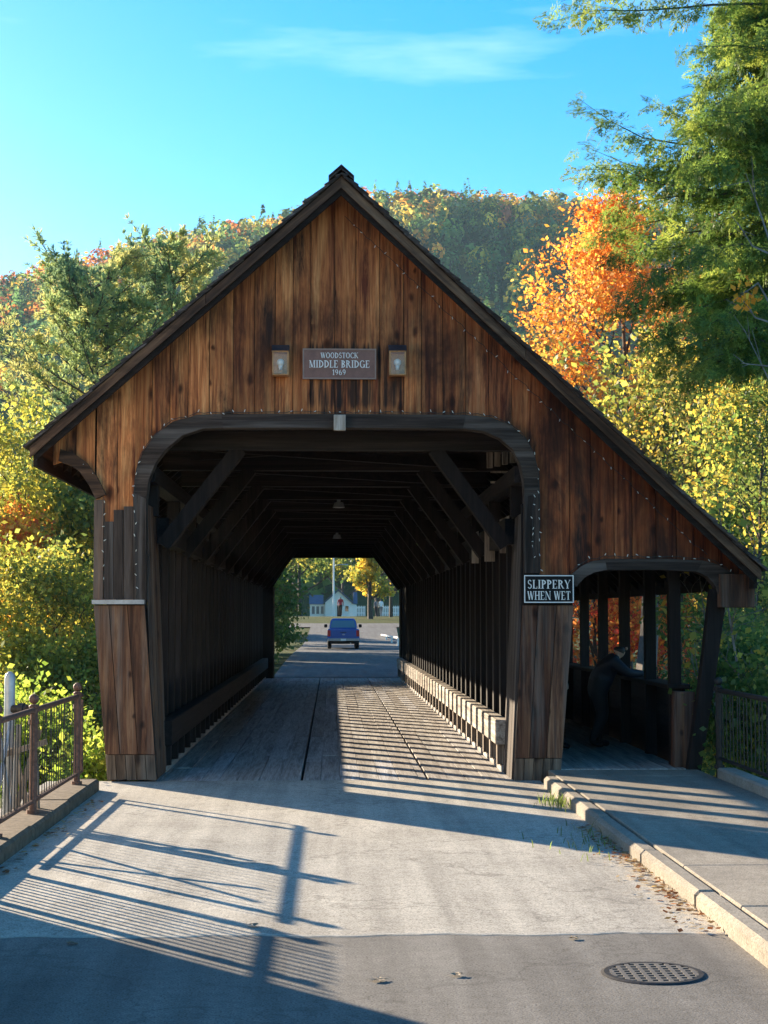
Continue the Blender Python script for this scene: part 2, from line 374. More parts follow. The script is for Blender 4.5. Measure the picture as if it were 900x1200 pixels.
M['oldroad'] = pavement('worn_pavement', (0.60, 0.555, 0.485), (0.43, 0.395, 0.345), 0.35)
M['newroad'] = pavement('asphalt', (0.27, 0.25, 0.228), (0.19, 0.178, 0.165), 0.25)
M['farroad'] = pavement('far_asphalt', (0.19, 0.185, 0.18), (0.14, 0.136, 0.134), 0.3)
M['concrete'] = pavement('concrete_walk', (0.42, 0.37, 0.305), (0.26, 0.23, 0.195), 0.0, 0.9)
M['kerb'] = pavement('kerb_stone', (0.52, 0.49, 0.44), (0.34, 0.32, 0.28), 0.0, 0.6)
M['earthkerb'] = plain('mossy_kerb', (0.16, 0.12, 0.085), 0.9, 0, 0.5, 14, 0.6, 0.2)
def groundmat():
    m, t, b = newmat('forest_ground'); v = objvec(t, (1, 1, 1), False)
    a = noise(t, v, 0.35, 8, 0.7); f = noise(t, v, 6, 6, 0.7)
    c = ramp(t, [(0.3, (0.055, 0.075, 0.022)), (0.5, (0.085, 0.105, 0.03)), (0.68, (0.14, 0.095, 0.04))]); t.links.new(a, c.inputs['Fac'])
    g = ramp(t, [(0.3, (0.5, 0.5, 0.5)), (0.7, (1.2, 1.2, 1.2))]); t.links.new(f, g.inputs['Fac'])
    t.links.new(mixrgb(t, c.outputs['Color'], g.outputs['Color'], 0.9, 'MULTIPLY'), b.inputs['Base Color'])
    b.inputs['Roughness'].default_value = 1; b.inputs['Specular IOR Level'].default_value = 0.1; bump(t, b, f, 0.8, 0.1); return m
M['ground'] = groundmat()
def watermat():
    m, t, b = newmat('river_water'); v = objvec(t, (1, 1, 1), False)
    b.inputs['Base Color'].default_value = (0.02, 0.03, 0.03, 1); b.inputs['Roughness'].default_value = 0.08
    bump(t, b, noise(t, v, 2.5, 4, 0.6), 0.25, 0.1); return m
M['water'] = watermat()

# ================================================================== SETTING
def sst(a, b, t):
    q = np.clip((np.asarray(t, float) - a) / (b - a), 0, 1); return q * q * (3 - 2 * q)
RPX = [-500, -200, 0, 60, 130, 250, 330, 420, 470, 540, 600, 650, 720, 900, 1300]
RPY = [420, 372, 322, 304, 282, 252, 240, 216, 209, 212, 218, 212, 226, 250, 330]
RX = [(p - 388) / FPX * 800 for p in RPX]; RZ = [(723 - q) / FPX * 800 - 9 for q in RPY]
def hgt(x, y):
    x = np.asarray(x, float); y = np.asarray(y, float)
    side = np.maximum(sst(2.9, 7.5, -x), sst(4.4, 9, x)) * (1 - sst(55, 75, y))
    z = -0.06 - 1.9 * side
    r = sst(18.4, 23, y) * (1 - sst(41.5, 47.0, y))
    z = z * (1 - r) - 6.2 * r
    z = z + 1.9 * sst(97, 158, y)
    und = 1 + 0.10 * np.sin(x * 0.021 + y * 0.013) + 0.06 * np.sin(x * 0.047 - y * 0.031)
    t = np.clip((y - 290) / 510, 0, 1)
    z = z + np.interp(x, RX, RZ) * (t ** 1.15 * (1 - (1 - t) * (und - 1) * 1.5)) - sst(820, 1500, y) * 60
    return z
gx = np.unique(np.concatenate([[-2500, -1500, -900, -550, -380], np.linspace(-300, -25, 34), np.linspace(-22, 22, 56), np.linspace(25, 300, 34), [380, 550, 900, 1500, 2500]]))
gy = np.unique(np.concatenate([[-300, -150, -80, -40], np.linspace(-20, 60, 66), np.linspace(63, 200, 40), np.linspace(210, 900, 62), [1000, 1300, 1800, 2600, 4500]]))
X_, Y_ = np.meshgrid(gx, gy); Z_ = hgt(X_, Y_)
nx, ny = len(gx), len(gy)
me = bpy.data.meshes.new('ground')
me.from_pydata(np.stack([X_, Y_, Z_], -1).reshape(-1, 3).tolist(), [], [(j * nx + i, j * nx + i + 1, (j + 1) * nx + i + 1, (j + 1) * nx + i) for j in range(ny - 1) for i in range(nx - 1)])
setmat(me, M['ground']); me.polygons.foreach_set('use_smooth', [True] * len(me.polygons))
tag(link('ground', me), 'grassy valley floor rising to the wooded hill', 'ground', kind='structure')
m = MB(); m.add([(-160, 20, -4.6), (160, 20, -4.6), (160, 46, -4.6), (-160, 46, -4.6)], [(0, 1, 2, 3)])
tag(m.build('river', M['water']), 'dark river running under the bridge', 'river', kind='structure')

SEAM = onZ(560, 1096).y
KX = onZ(870, 1110).x               # face of the right kerb
LX = -2.55                           # left railing line
def sheet(name, x0, x1, y0, y1, z, mat, label, cat):
    m = MB(); nxx, nyy = 6, 12
    vs_ = [(x0 + (x1 - x0) * i / nxx, y0 + (y1 - y0) * j / nyy, z) for j in range(nyy + 1) for i in range(nxx + 1)]
    m.add(vs_, [(j * (nxx + 1) + i, j * (nxx + 1) + i + 1, (j + 1) * (nxx + 1) + i + 1, (j + 1) * (nxx + 1) + i) for j in range(nyy) for i in range(nxx)])
    return tag(m.build(name, mat), label, cat, kind='structure')
# worn pavement up to the bridge, ragged seam, newer asphalt toward the camera
m = MB(); ed = []
for i in range(61):
    x = -3.1 + (KX + 0.05 + 3.1) * i / 60
    ed.append((x, SEAM + 0.025 * math.sin(i * .5) + .012 * math.sin(i * 1.7) + rnd.uniform(-.008, .008)))
vs_ = [(x, y, 0.004) for x, y in ed] + [(x, F + 0.06, 0.004) for x, y in ed]
vs_ += [(x, y - 0.012, -0.03) for x, y in ed]
m.add(vs_, [(i, i + 1, 62 + i, 61 + i) for i in range(60)])
tag(m.build('road', M['oldroad']), 'worn pale pavement in front of the bridge portal', 'road', kind='structure')
sheet('asphalt_road', -14, KX + 0.05, -30, SEAM + 0.1, 0.0, M['newroad'], 'darker newer asphalt nearest the camera', 'road')
m = MB()
lipw = [.018 + .03 * abs(math.sin(i * .37) * math.sin(i * 1.9 + 1)) for i in range(61)]
for i in range(60):   # a pale crumbled lip of the older surface along the seam
    x0, y0 = ed[i]; x1, y1 = ed[i + 1]
    m.add([(x0, y0 - .012, .0012), (x1, y1 - .012, .0012), (x1, y1 + lipw[i + 1], .0055), (x0, y0 + lipw[i], .0055)], [(0, 1, 2, 3)])
tag(m.build('road_seam', plain('seam_grit', (.56, .51, .43), .95, 0, .3, 40, 0, .1)), 'pale crumbled lip along the pavement seam', 'road seam', kind='structure')
# right sidewalk: slabs and kerb stones
SWX = 4.05
sw = empty('sidewalk', (0, 0, 0)); tag(sw, 'raised concrete sidewalk leading into the covered walkway', 'sidewalk', kind='structure')
y = -6.0
while y < F - 0.05:
    y2 = min(y + 1.55, F - 0.02)
    m = MB(); m.box((KX + 0.142, y + 0.004, -0.1), (SWX, y2 - 0.004, 0.119 + rnd.uniform(-.002, .002))); m.build('slab', M['concrete'], sw, 0.008)
    y = y2
y = -6.0
while y < F - 0.75:
    y2 = min(y + rnd.uniform(1.6, 2.3), F - 0.7)
    m = MB(); j = rnd.uniform(-.008, .008); m.box((KX + j, y + 0.002, -0.1), (KX + 0.14, y2 - 0.002, 0.118 + rnd.uniform(-.006, .006))); m.build('kerb_stone', M['concrete'], sw, 0.03)
    y = y2
m = MB(); m.box((SWX + .005, -6, -.3), (SWX + .2, F - .9, 0.22)); m.build('edge_kerb', M['kerb'], sw, 0.02)
# left kerb
lk = empty('left_kerb', (LX, 12, 0)); tag(lk, 'low weathered concrete kerb under the left iron railing', 'kerb', kind='structure')
y = 6.0
while y < F - 0.9:
    y2 = min(y + rnd.uniform(1.8, 2.6), F - 0.85); j = rnd.uniform(-.015, .015)
    m = MB(); m.box((-.26 + j, y - 12 + .004, -.3), (.16 + j, y2 - 12 - .004, 0.13 + rnd.uniform(-.01, .01))); m.build('kerb_stone', M['earthkerb'], lk, 0.025)
    y = y2
# road beyond the bridge, following the rise
m = MB(); prev = None
for i in range(60):
    Y = F + 29.9 + i * 2.6
    lx = xat(338, F + 30) + 0.0; wob = 0.25 * math.sin(Y * .06)
    xl = -1.75 + wob * .5; xr = 3.1 + max(0, (Y - 60)) * 0.03
    if Y > 134: break
    row = [(xl + (xr - xl) * k / 6, Y, float(hgt(0, Y)) + 0.075) for k in range(7)]
    b = len(m.v); m.v += row
    if prev is not None:
        for k in range(6): m.f.append((prev + k, prev + k + 1, b + k + 1, b + k)); m.mi.append(0)
    prev = b
tag(m.build('far_road', M['farroad'], smooth=True), 'bluish asphalt road beyond the far portal', 'road', kind='structure')

m = MB(); xs_ = np.linspace(-70, 70, 41)
for k in range(40):
    for (ya, yb) in ((128.0, 130.0), (130.0, 132.0), (132.0, 134.0)):
        m.add([(xs_[k], ya, float(hgt(0, ya)) + .082), (xs_[k + 1], ya, float(hgt(0, ya)) + .082), (xs_[k + 1], yb, float(hgt(0, yb)) + .082), (xs_[k], yb, float(hgt(0, yb)) + .082)], [(0, 1, 2, 3)])
tag(m.build('cross_street', M['farroad']), 'sunlit street crossing beyond the truck', 'road', kind='structure')
# ================================================================== COVERED BRIDGE
br = empty('covered_bridge', (0, F, 0))
tag(br, 'weathered brown wooden covered bridge with gabled portal and side walkway', 'bridge')
br.location = (0, 0, 0)
LEN = 30.0; G = F + LEN
OV = 0.45
pk = fx(400, 207, -OV); lt = fx(35, 524, -OV); rt = fx(892, 668, -OV)
def roofz(x):
    if x <= pk[0]: return pk[1] + (x - pk[0]) * (pk[1] - lt[1]) / (pk[0] - lt[0])
    return pk[1] + (x - pk[0]) * (rt[1] - pk[1]) / (rt[0] - pk[0])
# --- roof sheathing, shingles, rake boards
T = 0.06
rf = None
for (a, b_) in ((lt, pk), (pk, rt)):
    m = MB(); m.prism_xz([a, b_, (b_[0], b_[1] - T), (a[0], a[1] - T)], F - OV + 0.03, G + OV)
    rf = m.build('roof', M['roofdeck'], br)
mstuff = MB()
for (a, b_, nm) in ((lt, pk, 0), (rt, pk, 1)):
    A = Vector((a[0], 0, a[1])); Bv = Vector((b_[0], 0, b_[1])); d = (Bv - A); Ls = d.length; d.normalize()
    nrm = Vector((-d.z, 0, d.x)) if d.x > 0 else Vector((d.z, 0, -d.x))
    n = int(Ls / 0.15)
    for i in range(n + 1):
        s0 = i * Ls / n - 0.05
        for q in range(76):
            first = q == 0
            y0 = F - OV - 0.05 + rnd.uniform(-.02, .025) if first else F - OV + .35 + (q - 1) * 0.405
            y1 = F - OV + .345 if first else y0 + .40
            th = 0.026 + rnd.uniform(0, .012) if first else 0.024
            o0 = 0.022 + rnd.uniform(0, .008); s1 = min(s0 + 0.34, Ls + .02)
            p = [A + d * s0 + nrm * o0, A + d * s1 + nrm * 0.004, A + d * s1 + nrm * (0.004 + th * .4), A + d * s0 + nrm * (o0 + th)]
            mm = MB() if first else mstuff
            mm.add([(v.x, y0, v.z) for v in p] + [(v.x, y1, v.z) for v in p], [(0, 1, 2, 3), (7, 6, 5, 4), (0, 4, 5, 1), (1, 5, 6, 2), (2, 6, 7, 3), (3, 7, 4, 0)])
            if first: mm.build('shingle', M['shingle'], rf)
tag(mstuff.build('shingles', M['shingle'], rf), kind='stuff')
for i in range(2):
    m = MB(); z0 = pk[1] + 0.05 + i * .018
    for s in (-1, 1):
        m.add([(pk[0], F - OV - .06, z0 + .02), (pk[0] + s * .14, F - OV - .06, z0 - .10), (pk[0] + s * .14, F - OV - .06, z0 - .07), (pk[0], F - OV - .06, z0 + .055)] +
              [(pk[0], G + OV, z0 + .02), (pk[0] + s * .14, G + OV, z0 - .10), (pk[0] + s * .14, G + OV, z0 - .07), (pk[0], G + OV, z0 + .055)],
              [(0, 1, 2, 3), (7, 6, 5, 4), (0, 4, 5, 1), (1, 5, 6, 2), (2, 6, 7, 3), (3, 7, 4, 0)])
    m.build('ridge_cap', M['shingle'], rf)
def rakeboard(a, b_, top, bot, y0, y1, name, cut=0.0):
    m = MB(); m.prism_xz([(a[0], a[1] - top), (b_[0], b_[1] - top), (b_[0], b_[1] - bot), (a[0] + cut, a[1] - bot)], y0, y1)
    return m.build(name, M['rake_l'] if a[0] < pk[0] - .02 else M['rake_r'], br)
for (a, sgn) in ((lt, 1), (rt, -1)):
    A = Vector((a[0], a[1])); P = Vector(pk); md = A.lerp(P, 0.56)
    rakeboard(a, (md.x - .002 * sgn, md.y), -.005, .115, F - OV - .012, F - OV + .026, 'rake_board')
    rakeboard((md.x + .002 * sgn, md.y), pk, 0.0, .12, F - OV - .008, F - OV + .026, 'rake_board')
    rakeboard((a[0] + .05 * sgn, a[1] + .05), pk, .075, .19, F - OV + .05, F - OV + .09, 'rake_board').data.materials[0] = M['dark_x']
# eave fascia + rafters (rafter tails show under the left eave)
for (a, sgn, nm) in ((lt, 1, 0), (rt, -1, 1)):
    y = F + 0.55
    while y < G:
        m = MB(); A = Vector((a[0] + sgn * .1, y, roofz(a[0] + sgn * .1) - T - .085)); P = Vector((pk[0], y, pk[1] - T - .085))
        m.beam(A, P, 0.07, 0.15, (0, 1, 0)) if False else m.prism_xz([(A.x, A.z + .08), (P.x, P.z + .08), (P.x, P.z - .10), (A.x, A.z - .07)], y - .04, y + .04)
        m.build('rafter', M['dark_x'], br); y += 0.62
    m = MB(); m.box((a[0] + sgn * .02, F - OV + .1, a[1] - .2), (a[0] + sgn * .06, G + .3, a[1] - .065)); m.build('fascia', M['dark_y'], br)

# --- gable boards
OUT = [(157, 703), (157, 578), (160, 552), (168, 530), (182, 511), (203, 495), (232, 487), (260, 486), (400, 486), (545, 487), (575, 490), (598, 499), (615, 514), (626, 535), (631, 558), (632, 580), (632, 672)]
INN = [(172, 703), (172, 585), (175, 562), (183, 543), (196, 526), (214, 511), (238, 503), (262, 502), (400, 502), (542, 503), (566, 506), (585, 514), (600, 527), (609, 545), (613, 563), (614, 582), (614, 672)]
OUT2 = [(668, 674), (680, 664), (692, 658), (708, 655), (775, 655), (822, 657), (838, 661), (850, 668), (860, 676)]
INN2 = [(674, 688), (684, 677), (695, 671), (710, 668), (775, 668), (815, 670), (828, 676), (838, 688), (842, 700)]
BOT = [(58, 546), (84, 538), (100, 548), (111, 562), (111.01, 703), (157, 703), (157.01, 578)] + OUT[2:15] + [(632, 572), (632.01, 674), (668, 674)] + OUT2[1:] + [(878, 676)]
BX = [p[0] for p in BOT]; BY = [p[1] for p in BOT]
def botz(px): return float(np.interp(px, BX, BY))
edges = [62]
px = 62.0
marks = [111, 157, 632, 668]
while px < 872:
    st = rnd.choice([21, 25, 27, 27, 28, 24]); nxt = px + st
    for mk in marks:
        if px < mk - .5 and nxt > mk - 9: nxt = mk; break
    edges.append(min(nxt, 872)); px = nxt
TOPC = T + 0.004
for i in range(len(edges) - 1):
    a, b_ = edges[i], edges[i + 1]
    e = 0.18                                        # gap, in pixels of the photograph
    xs = [a + .02, a + (b_ - a) * .25, a + (b_ - a) * .5, a + (b_ - a) * .75, b_ - .02]
    X = [fx(q, botz(q))[0] for q in xs]; Z = [fx(q, botz(q))[1] for q in xs]
    for back in (0, 1):
        g = 0.0 if back else 0.0035
        x0, x1 = X[0] + g, X[-1] - g
        top = [(x1, roofz(x1) - TOPC)]
        if x0 < pk[0] < x1: top.append((pk[0], pk[1] - TOPC))
        top.append((x0, roofz(x0) - TOPC))
        bots = [(x0, Z[0])] + [(X[k], Z[k]) for k in (1, 2, 3)] + [(x1, Z[-1])]
        if top[0][1] <= bots[-1][1] + .005 or top[-1][1] <= bots[0][1] + .005: continue
        m = MB(); j = rnd.uniform(-.006, .006)
        if back: m.prism_xz(bots + top, F + .036, F + .06); m.build('sheathing_board', M['dark_z'], br)
        else:
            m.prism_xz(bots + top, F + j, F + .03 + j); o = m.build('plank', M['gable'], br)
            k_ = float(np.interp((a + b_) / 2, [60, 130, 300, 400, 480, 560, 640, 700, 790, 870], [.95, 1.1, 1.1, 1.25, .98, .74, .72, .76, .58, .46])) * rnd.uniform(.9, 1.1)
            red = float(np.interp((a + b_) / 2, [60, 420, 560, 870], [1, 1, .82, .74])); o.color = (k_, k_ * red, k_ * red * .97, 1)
# two replaced board patches and a nailed cross rail are hidden by the trim
def band(o, n_, y0, y1, mat, name, cuts):
    for (i0, i1) in cuts:
        m = MB()
        for k in range(i0, i1):
            m.prism_xz([fx(*o[k]), fx(*o[k + 1]), fx(*n_[k + 1]), fx(*n_[k])], y0, y1)
        m.build(name, mat, br)
band(OUT, INN, F - .075, F + .14, M['trim_z'], 'trim_board', [(0, 1), (15, 16)])
band(OUT, INN, F - .07, F + .14, M['trim'], 'trim_board', [(1, 7), (9, 15)])
band(OUT, INN, F - .075, F + .14, M['trim'], 'lintel', [(7, 9)])
band(OUT2, INN2, F - .07, F + .14, M['trim'], 'trim_board', [(0, 3), (5, 8)])
band(OUT2, INN2, F - .075, F + .14, M['trim'], 'lintel', [(3, 5)])
# left eave bracket and the outer pilaster strips on the left upper post
bo = [(72, 527), (88, 532), (103, 543), (115, 560), (125, 580)]; bi = [(70, 541), (84, 546), (95, 554), (105, 568), (113, 585)]
m = MB()
for k in range(4): m.prism_xz([fx(*bo[k]), fx(*bo[k + 1]), fx(*bi[k + 1]), fx(*bi[k])], F - .09, F + .12)
m.build('eave_bracket', M['rake'], br)
m = MB(); m.prism_xz([fx(111, 586), fx(122, 586), fx(121, 702), fx(110, 702)], F - .05, F + .02); m.build('pilaster_strip', M['pier'], br)
for (a0, a1) in ((122.5, 133), (133.5, 145), (145.5, 156.5)):
    m = MB(); t0 = rnd.uniform(592, 612); m.prism_xz([fx(a0, t0), fx(a1, t0), fx(a1, 702.5), fx(a0, 702.5)], F - .032, F - .008); m.build('weathered_board', M['trim_z'], br)
for (a0, a1, b0, b1) in ((124, 171, 560, 714), (612, 668, 590, 714)):
    m = MB(); m.prism_xz([fx(a0, b0), fx(a1, b0), fx(a1, b1), fx(a0, b1)], F + .066, F + .135); m.build('jamb_post', M['dark_z'], br)
# drip edges over the piers
m = MB(); a = fx(109, 708); b_ = fx(170, 703); m.box((a[0], F - .1, a[1]), (b_[0], F + .02, b_[1])); m.build('drip_edge', M['flash'], br)
# piers
def pier(q, cut, parent, mats, name):
    (x0, y0), (x1, y1), (x2, y2), (x3, y3) = q          # top-left, top-right, bottom-right, bottom-left
    ws = [0, .30, .66, 1.0]
    def P(u, v):
        l = Vector((x0 + (x3 - x0) * v, y0 + (y3 - y0) * v)); r = Vector((x1 + (x2 - x1) * v, y1 + (y2 - y1) * v))
        p = l.lerp(r, u); return fx(p.x, p.y)
    mc = MB(); mc.prism_xz([P(.02, 0), P(.98, 0), P(.98, 1), P(.02, 1)], F + .005, F + .9)
    core = mc.build(name, M['dark_z'], parent)
    for k in range(3):
        m = MB(); j = rnd.uniform(-.005, .005); g = .006
        m.prism_xz([P(ws[k] + g, 0.005), P(ws[k + 1] - g, 0.005), P(ws[k + 1] - g, cut), P(ws[k] + g, cut)], F - .045 + j, F + .004); m.build('plank', mats[0], core)
    for k in range(5):
        m = MB(); j = rnd.uniform(-.004, .006); u0, u1 = k / 5, (k + 1) / 5
        m.prism_xz([P(u0 + .006, cut + .004), P(u1 - .006, cut + .004), P(u1 - .006, 1 - rnd.uniform(0, .012)), P(u0 + .006, 1 - rnd.uniform(0, .012))], F - .04 + j, F + .004); m.build('plank', mats[1], core)
    return core
pier([(110, 708.5), (170, 708.5), (184, 914.5), (126, 914.5)], .85, br, (M['pier'], M['pier_low']), 'pier')
pier([(612, 708.5), (672, 708.5), (656, 917), (602, 917)], .86, br, (M['pier'], M['pier_low']), 'pier')
WL = fx(183, 912)[0]; WR = fx(600, 915)[0]               # inner wall faces
# return boards behind the jambs, leaning as the piers do
for (pt, pb, s, n_) in (((172, 590), (184, 914), -1, 4), ((614, 600), (601, 915), 1, 4)):
    a = fx(*pt); b_ = fx(*pb); yy = F + .145
    for k in range(n_):
        y2 = yy + .235; m = MB(); o = .05 * s; jj = rnd.uniform(0, .006) * s
        m.hexa([(b_[0] + jj, yy, b_[1]), (b_[0] + o, yy, b_[1]), (b_[0] + o, y2 - .004, b_[1]), (b_[0] + jj, y2 - .004, b_[1]),
                (a[0] + jj, yy, a[1]), (a[0] + o, yy, a[1]), (a[0] + o, y2 - .004, a[1]), (a[0] + jj, y2 - .004, a[1])])
        m.build('return_board', M['pier'] if s < 0 else M['trim_z'], br); yy = y2
# solid outer return of the portal on the left side (weather boards around the first bay)
for k in range(4):
    m = MB(); m.box((fx(131, 800)[0], F + .062 + k * .33, -.4), (fx(131, 800)[0] + .03, F + .062 + k * .33 + .325, 3.9)); m.build('weather_board', M['gable'], br)
# right bracing post and walkway end post, eave block
m = MB(); m.prism_xz([fx(834, 690), fx(853, 690), fx(838, 800), fx(820, 915), fx(805, 915), fx(820, 810)], F + .01, F + .17); m.build('brace_post', M['dark_z'], br)
m = MB(); m.prism_xz([fx(795, 811), fx(819, 812), fx(817, 916), fx(794, 916)], F + .18, F + .36); m.build('parapet_post', M['pier'], br, .006)
m = MB(); a = fx(841, 712); b_ = fx(880, 673); m.box((a[0], F - .16, a[1]), (b_[0], F + .1, b_[1])); m.build('eave_block', M['pier'], br, .006)
# little pale block on the lintel
m = MB(); a = fx(391, 506); b_ = fx(405, 488); m.box((a[0], F - .16, a[1]), (b_[0], F - .08, b_[1])); m.build('lintel_block', M['pale_z'], br, .004)

# --- interior walls: closely set upright timbers
TOPZ = 2.95
P0 = F + 1.35; n = 34; step = (G - .35 - P0) / (n - 1)
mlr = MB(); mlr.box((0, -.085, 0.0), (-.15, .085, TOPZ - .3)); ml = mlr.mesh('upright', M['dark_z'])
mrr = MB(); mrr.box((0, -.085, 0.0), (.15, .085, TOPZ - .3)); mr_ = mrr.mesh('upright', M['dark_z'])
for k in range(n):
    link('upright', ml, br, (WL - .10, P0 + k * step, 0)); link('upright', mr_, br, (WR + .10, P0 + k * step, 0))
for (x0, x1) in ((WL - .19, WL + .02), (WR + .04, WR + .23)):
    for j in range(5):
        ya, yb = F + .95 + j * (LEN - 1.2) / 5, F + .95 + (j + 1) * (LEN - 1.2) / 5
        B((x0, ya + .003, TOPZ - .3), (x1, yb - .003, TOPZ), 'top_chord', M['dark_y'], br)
# outer siding: left low boards, right low boards
for (xa, top) in ((WL - .30, 1.02), (WR + .255, 0.95)):
    nb = 4
    for q in range(nb):
        zb = -.35 + (top + .35) * q / nb; zt = -.35 + (top + .35) * (q + 1) / nb
        B((xa, F + .95, zb + .004), (xa + .035, G - .2, zt), 'siding_board', M['dark_y'], br)
# guard timbers with spacer blocks
for s, xw in ((1, WL - .09), (-1, WR + .09)):
    for j in range(5):
        ya, yb = F + 1.0 + j * (LEN - 1.3) / 5, F + 1.0 + (j + 1) * (LEN - 1.3) / 5
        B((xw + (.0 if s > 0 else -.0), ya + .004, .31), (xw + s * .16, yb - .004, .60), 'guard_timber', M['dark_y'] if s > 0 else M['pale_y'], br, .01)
        B((xw + s * .02, ya + .004, .0), (xw + s * .10, yb - .004, .075), 'floor_cleat', M['deck'], br, .008)
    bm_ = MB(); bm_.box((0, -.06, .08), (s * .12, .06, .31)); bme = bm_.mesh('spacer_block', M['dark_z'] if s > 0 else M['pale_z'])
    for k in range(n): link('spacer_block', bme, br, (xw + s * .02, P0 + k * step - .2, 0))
# short boards at the right wall head, sun patches painted as pale wood
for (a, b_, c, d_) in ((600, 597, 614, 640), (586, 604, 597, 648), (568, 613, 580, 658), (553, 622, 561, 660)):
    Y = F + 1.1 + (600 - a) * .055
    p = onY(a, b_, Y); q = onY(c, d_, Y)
    m = MB(); m.prism_xz([(p.x, p.z - .05), (q.x, p.z), (q.x, q.z), (p.x, q.z)], Y, Y + .05); m.build('sun_patch_board', M['pale_z'], br)
# lattice blocks behind the right haunch, sunlight put into their pale colour
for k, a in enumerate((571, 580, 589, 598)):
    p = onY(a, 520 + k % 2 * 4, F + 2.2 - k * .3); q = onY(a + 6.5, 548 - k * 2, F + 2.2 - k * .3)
    m = MB(); m.box((p.x, p.y, q.z), (q.x, p.y + .08, p.z)); m.build('lit_lattice_block', M['pale_z'], br)
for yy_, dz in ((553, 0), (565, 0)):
    p = onY(575, yy_, F + 2.4); q = onY(612, yy_ - 2, F + 2.4); B((p.x, p.y, p.z - .012), (q.x, p.y + .03, p.z + .012), 'lit_lattice_strip', M['pale_z'], br)
# --- tie beams, knee braces, lateral bracing
ties = [F + .75 + k * 2.62 for k in range(12)]
TZ = 3.72
for k, y in enumerate(ties):
    if y > G - .1: break
    xl, xr = WL - .3, WR + .3
    B((xl, y - .09, TZ), (xr, y + .09, TZ + .22), 'tie_beam', M['dark_x'], br)
    m = MB(); m.beam((WL - .02, y + .02, 2.62), (WL + .85, y + .02, TZ + .02), .16, .2, (0, 1, 0)); m.build('knee_brace', M['dark_z'], br)
    m = MB(); m.beam((WR + .02, y + .02, 2.62), (WR - .8, y + .02, TZ + .02), .16, .2, (0, 1, 0)); m.build('knee_brace', M['dark_z'], br)
    if k + 1 < len(ties) and ties[k + 1] < G:
        y2 = ties[k + 1]
        m = MB(); m.beam((WL + .1, y + .1, TZ + .07), (WR - .1, y2 - .1, TZ + .07), .09, .1); m.build('lateral_brace', M['dark_y'], br)
        m = MB(); m.beam((WR - .1, y + .1, TZ + .17), (WL + .1, y2 - .1, TZ + .17), .09, .1); m.build('lateral_brace', M['dark_y'], br)
for s, xw in ((-1, WL - .16), (1, WR + .16)):
    B((xw - .09, F + .2, TOPZ + .36), (xw + .09, G - .1, TOPZ + .55), 'wall_plate', M['dark_y'], br)
    for y in ties:
        if y < G - .2: B((xw - .08, y - .08, TOPZ + .003), (xw + .08, y + .08, TOPZ + .357), 'stub_post', M['dark_z'], br)
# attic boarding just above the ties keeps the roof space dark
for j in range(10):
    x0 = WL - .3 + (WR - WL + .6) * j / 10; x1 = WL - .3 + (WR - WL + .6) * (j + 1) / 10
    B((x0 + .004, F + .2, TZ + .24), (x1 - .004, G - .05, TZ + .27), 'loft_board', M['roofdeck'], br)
# ceiling lamps under the ties
for (a, b_, kk) in ((397, 581, 3), (395, 629, 7)):
    y = ties[kk] ; p = onY(a, b_, y)
    m = MB(); m.tube([(p.x, y, TZ - .005), (p.x, y, TZ - .04), (p.x, y, TZ - .05), (p.x, y, TZ - .13)], [.03, .03, .07, .10], 12); m.build('ceiling_lamp', M['galv'], br)
# --- deck
dk = MB(); dk.box((WL - .3, F + .1, -.45), (WR + .3, G + .2, -.075)); deck = dk.build('deck', M['dark_y'], br)
xs = [WL - .15]
GAPS = (-.32, 1.08)
while xs[-1] < WR + .1:
    nx_ = xs[-1] + rnd.uniform(.19, .25)
    for gq in GAPS:
        if xs[-1] < gq - .01 and nx_ > gq - .09: nx_ = gq
    xs.append(nx_)
for i in range(len(xs) - 1):
    y = F + .065; first = True
    while y < G + .25:
        y2 = min(y + (rnd.uniform(1.5, 5) if first else rnd.uniform(4, 5.5)), G + .25); first = False
        if G + .25 - y2 < .6: y2 = G + .25
        m = MB(); gl = .015 if any(abs(xs[i] - g) < 1e-6 for g in GAPS) else .0018; gr = .015 if any(abs(xs[i + 1] - g) < 1e-6 for g in GAPS) else .0018
        z = rnd.uniform(-.003, .004); a1 = rnd.uniform(-.006, .006)
        m.hexa([(xs[i] + gl, y + .004, -.07), (xs[i + 1] - gr, y + .004, -.07), (xs[i + 1] - gr + a1, y2 - .004, -.07), (xs[i] + gl + a1, y2 - .004, -.07),
                (xs[i] + gl, y + .004, z), (xs[i + 1] - gr, y + .004, z + rnd.uniform(-.004, .004)), (xs[i + 1] - gr + a1, y2 - .004, z), (xs[i] + gl + a1, y2 - .004, z)])
        m.build('deck_plank', M['deck'], deck, .002); y = y2
# --- walkway: floor boards, parapet, posts
WY = 3.93
for k in range(8):
    x0 = WR + .30 + (WY - WR - .3) * k / 8; x1 = WR + .30 + (WY - WR - .3) * (k + 1) / 8
    B((x0 + .004, F + .0, .06), (x1 - .004, G + .3, .125), 'walkway_plank', M['deck'], br)
pb = MB(); pb.box((-.065, -.065, .1), (.065, .065, 3.0)); pme = pb.mesh('walkway_post', M['dark_z'])
y = F + .28; k = 0
while y < G - .1:
    if k: 
        o = link('walkway_post', pme, br, (WY, y, 0))
    else: link('walkway_post', pme, br, (WY - .02, y + .2, 0))
    y += 1.72; k += 1
for q in range(4): B((WY + .07, F + .4, .05 + q * .235), (WY + .10, G, .05 + q * .235 + .23), 'parapet_board', M['dark_y'], br)
B((WY - .12, F + .37, .985), (WY + .16, G, 1.035), 'parapet_cap', M['dark_y'], br, .01)
B((WY - .08, F + .2, roofz(WY) - T - .5), (WY + .08, G, roofz(WY) - T - .28), 'wall_plate', M['dark_y'], br)
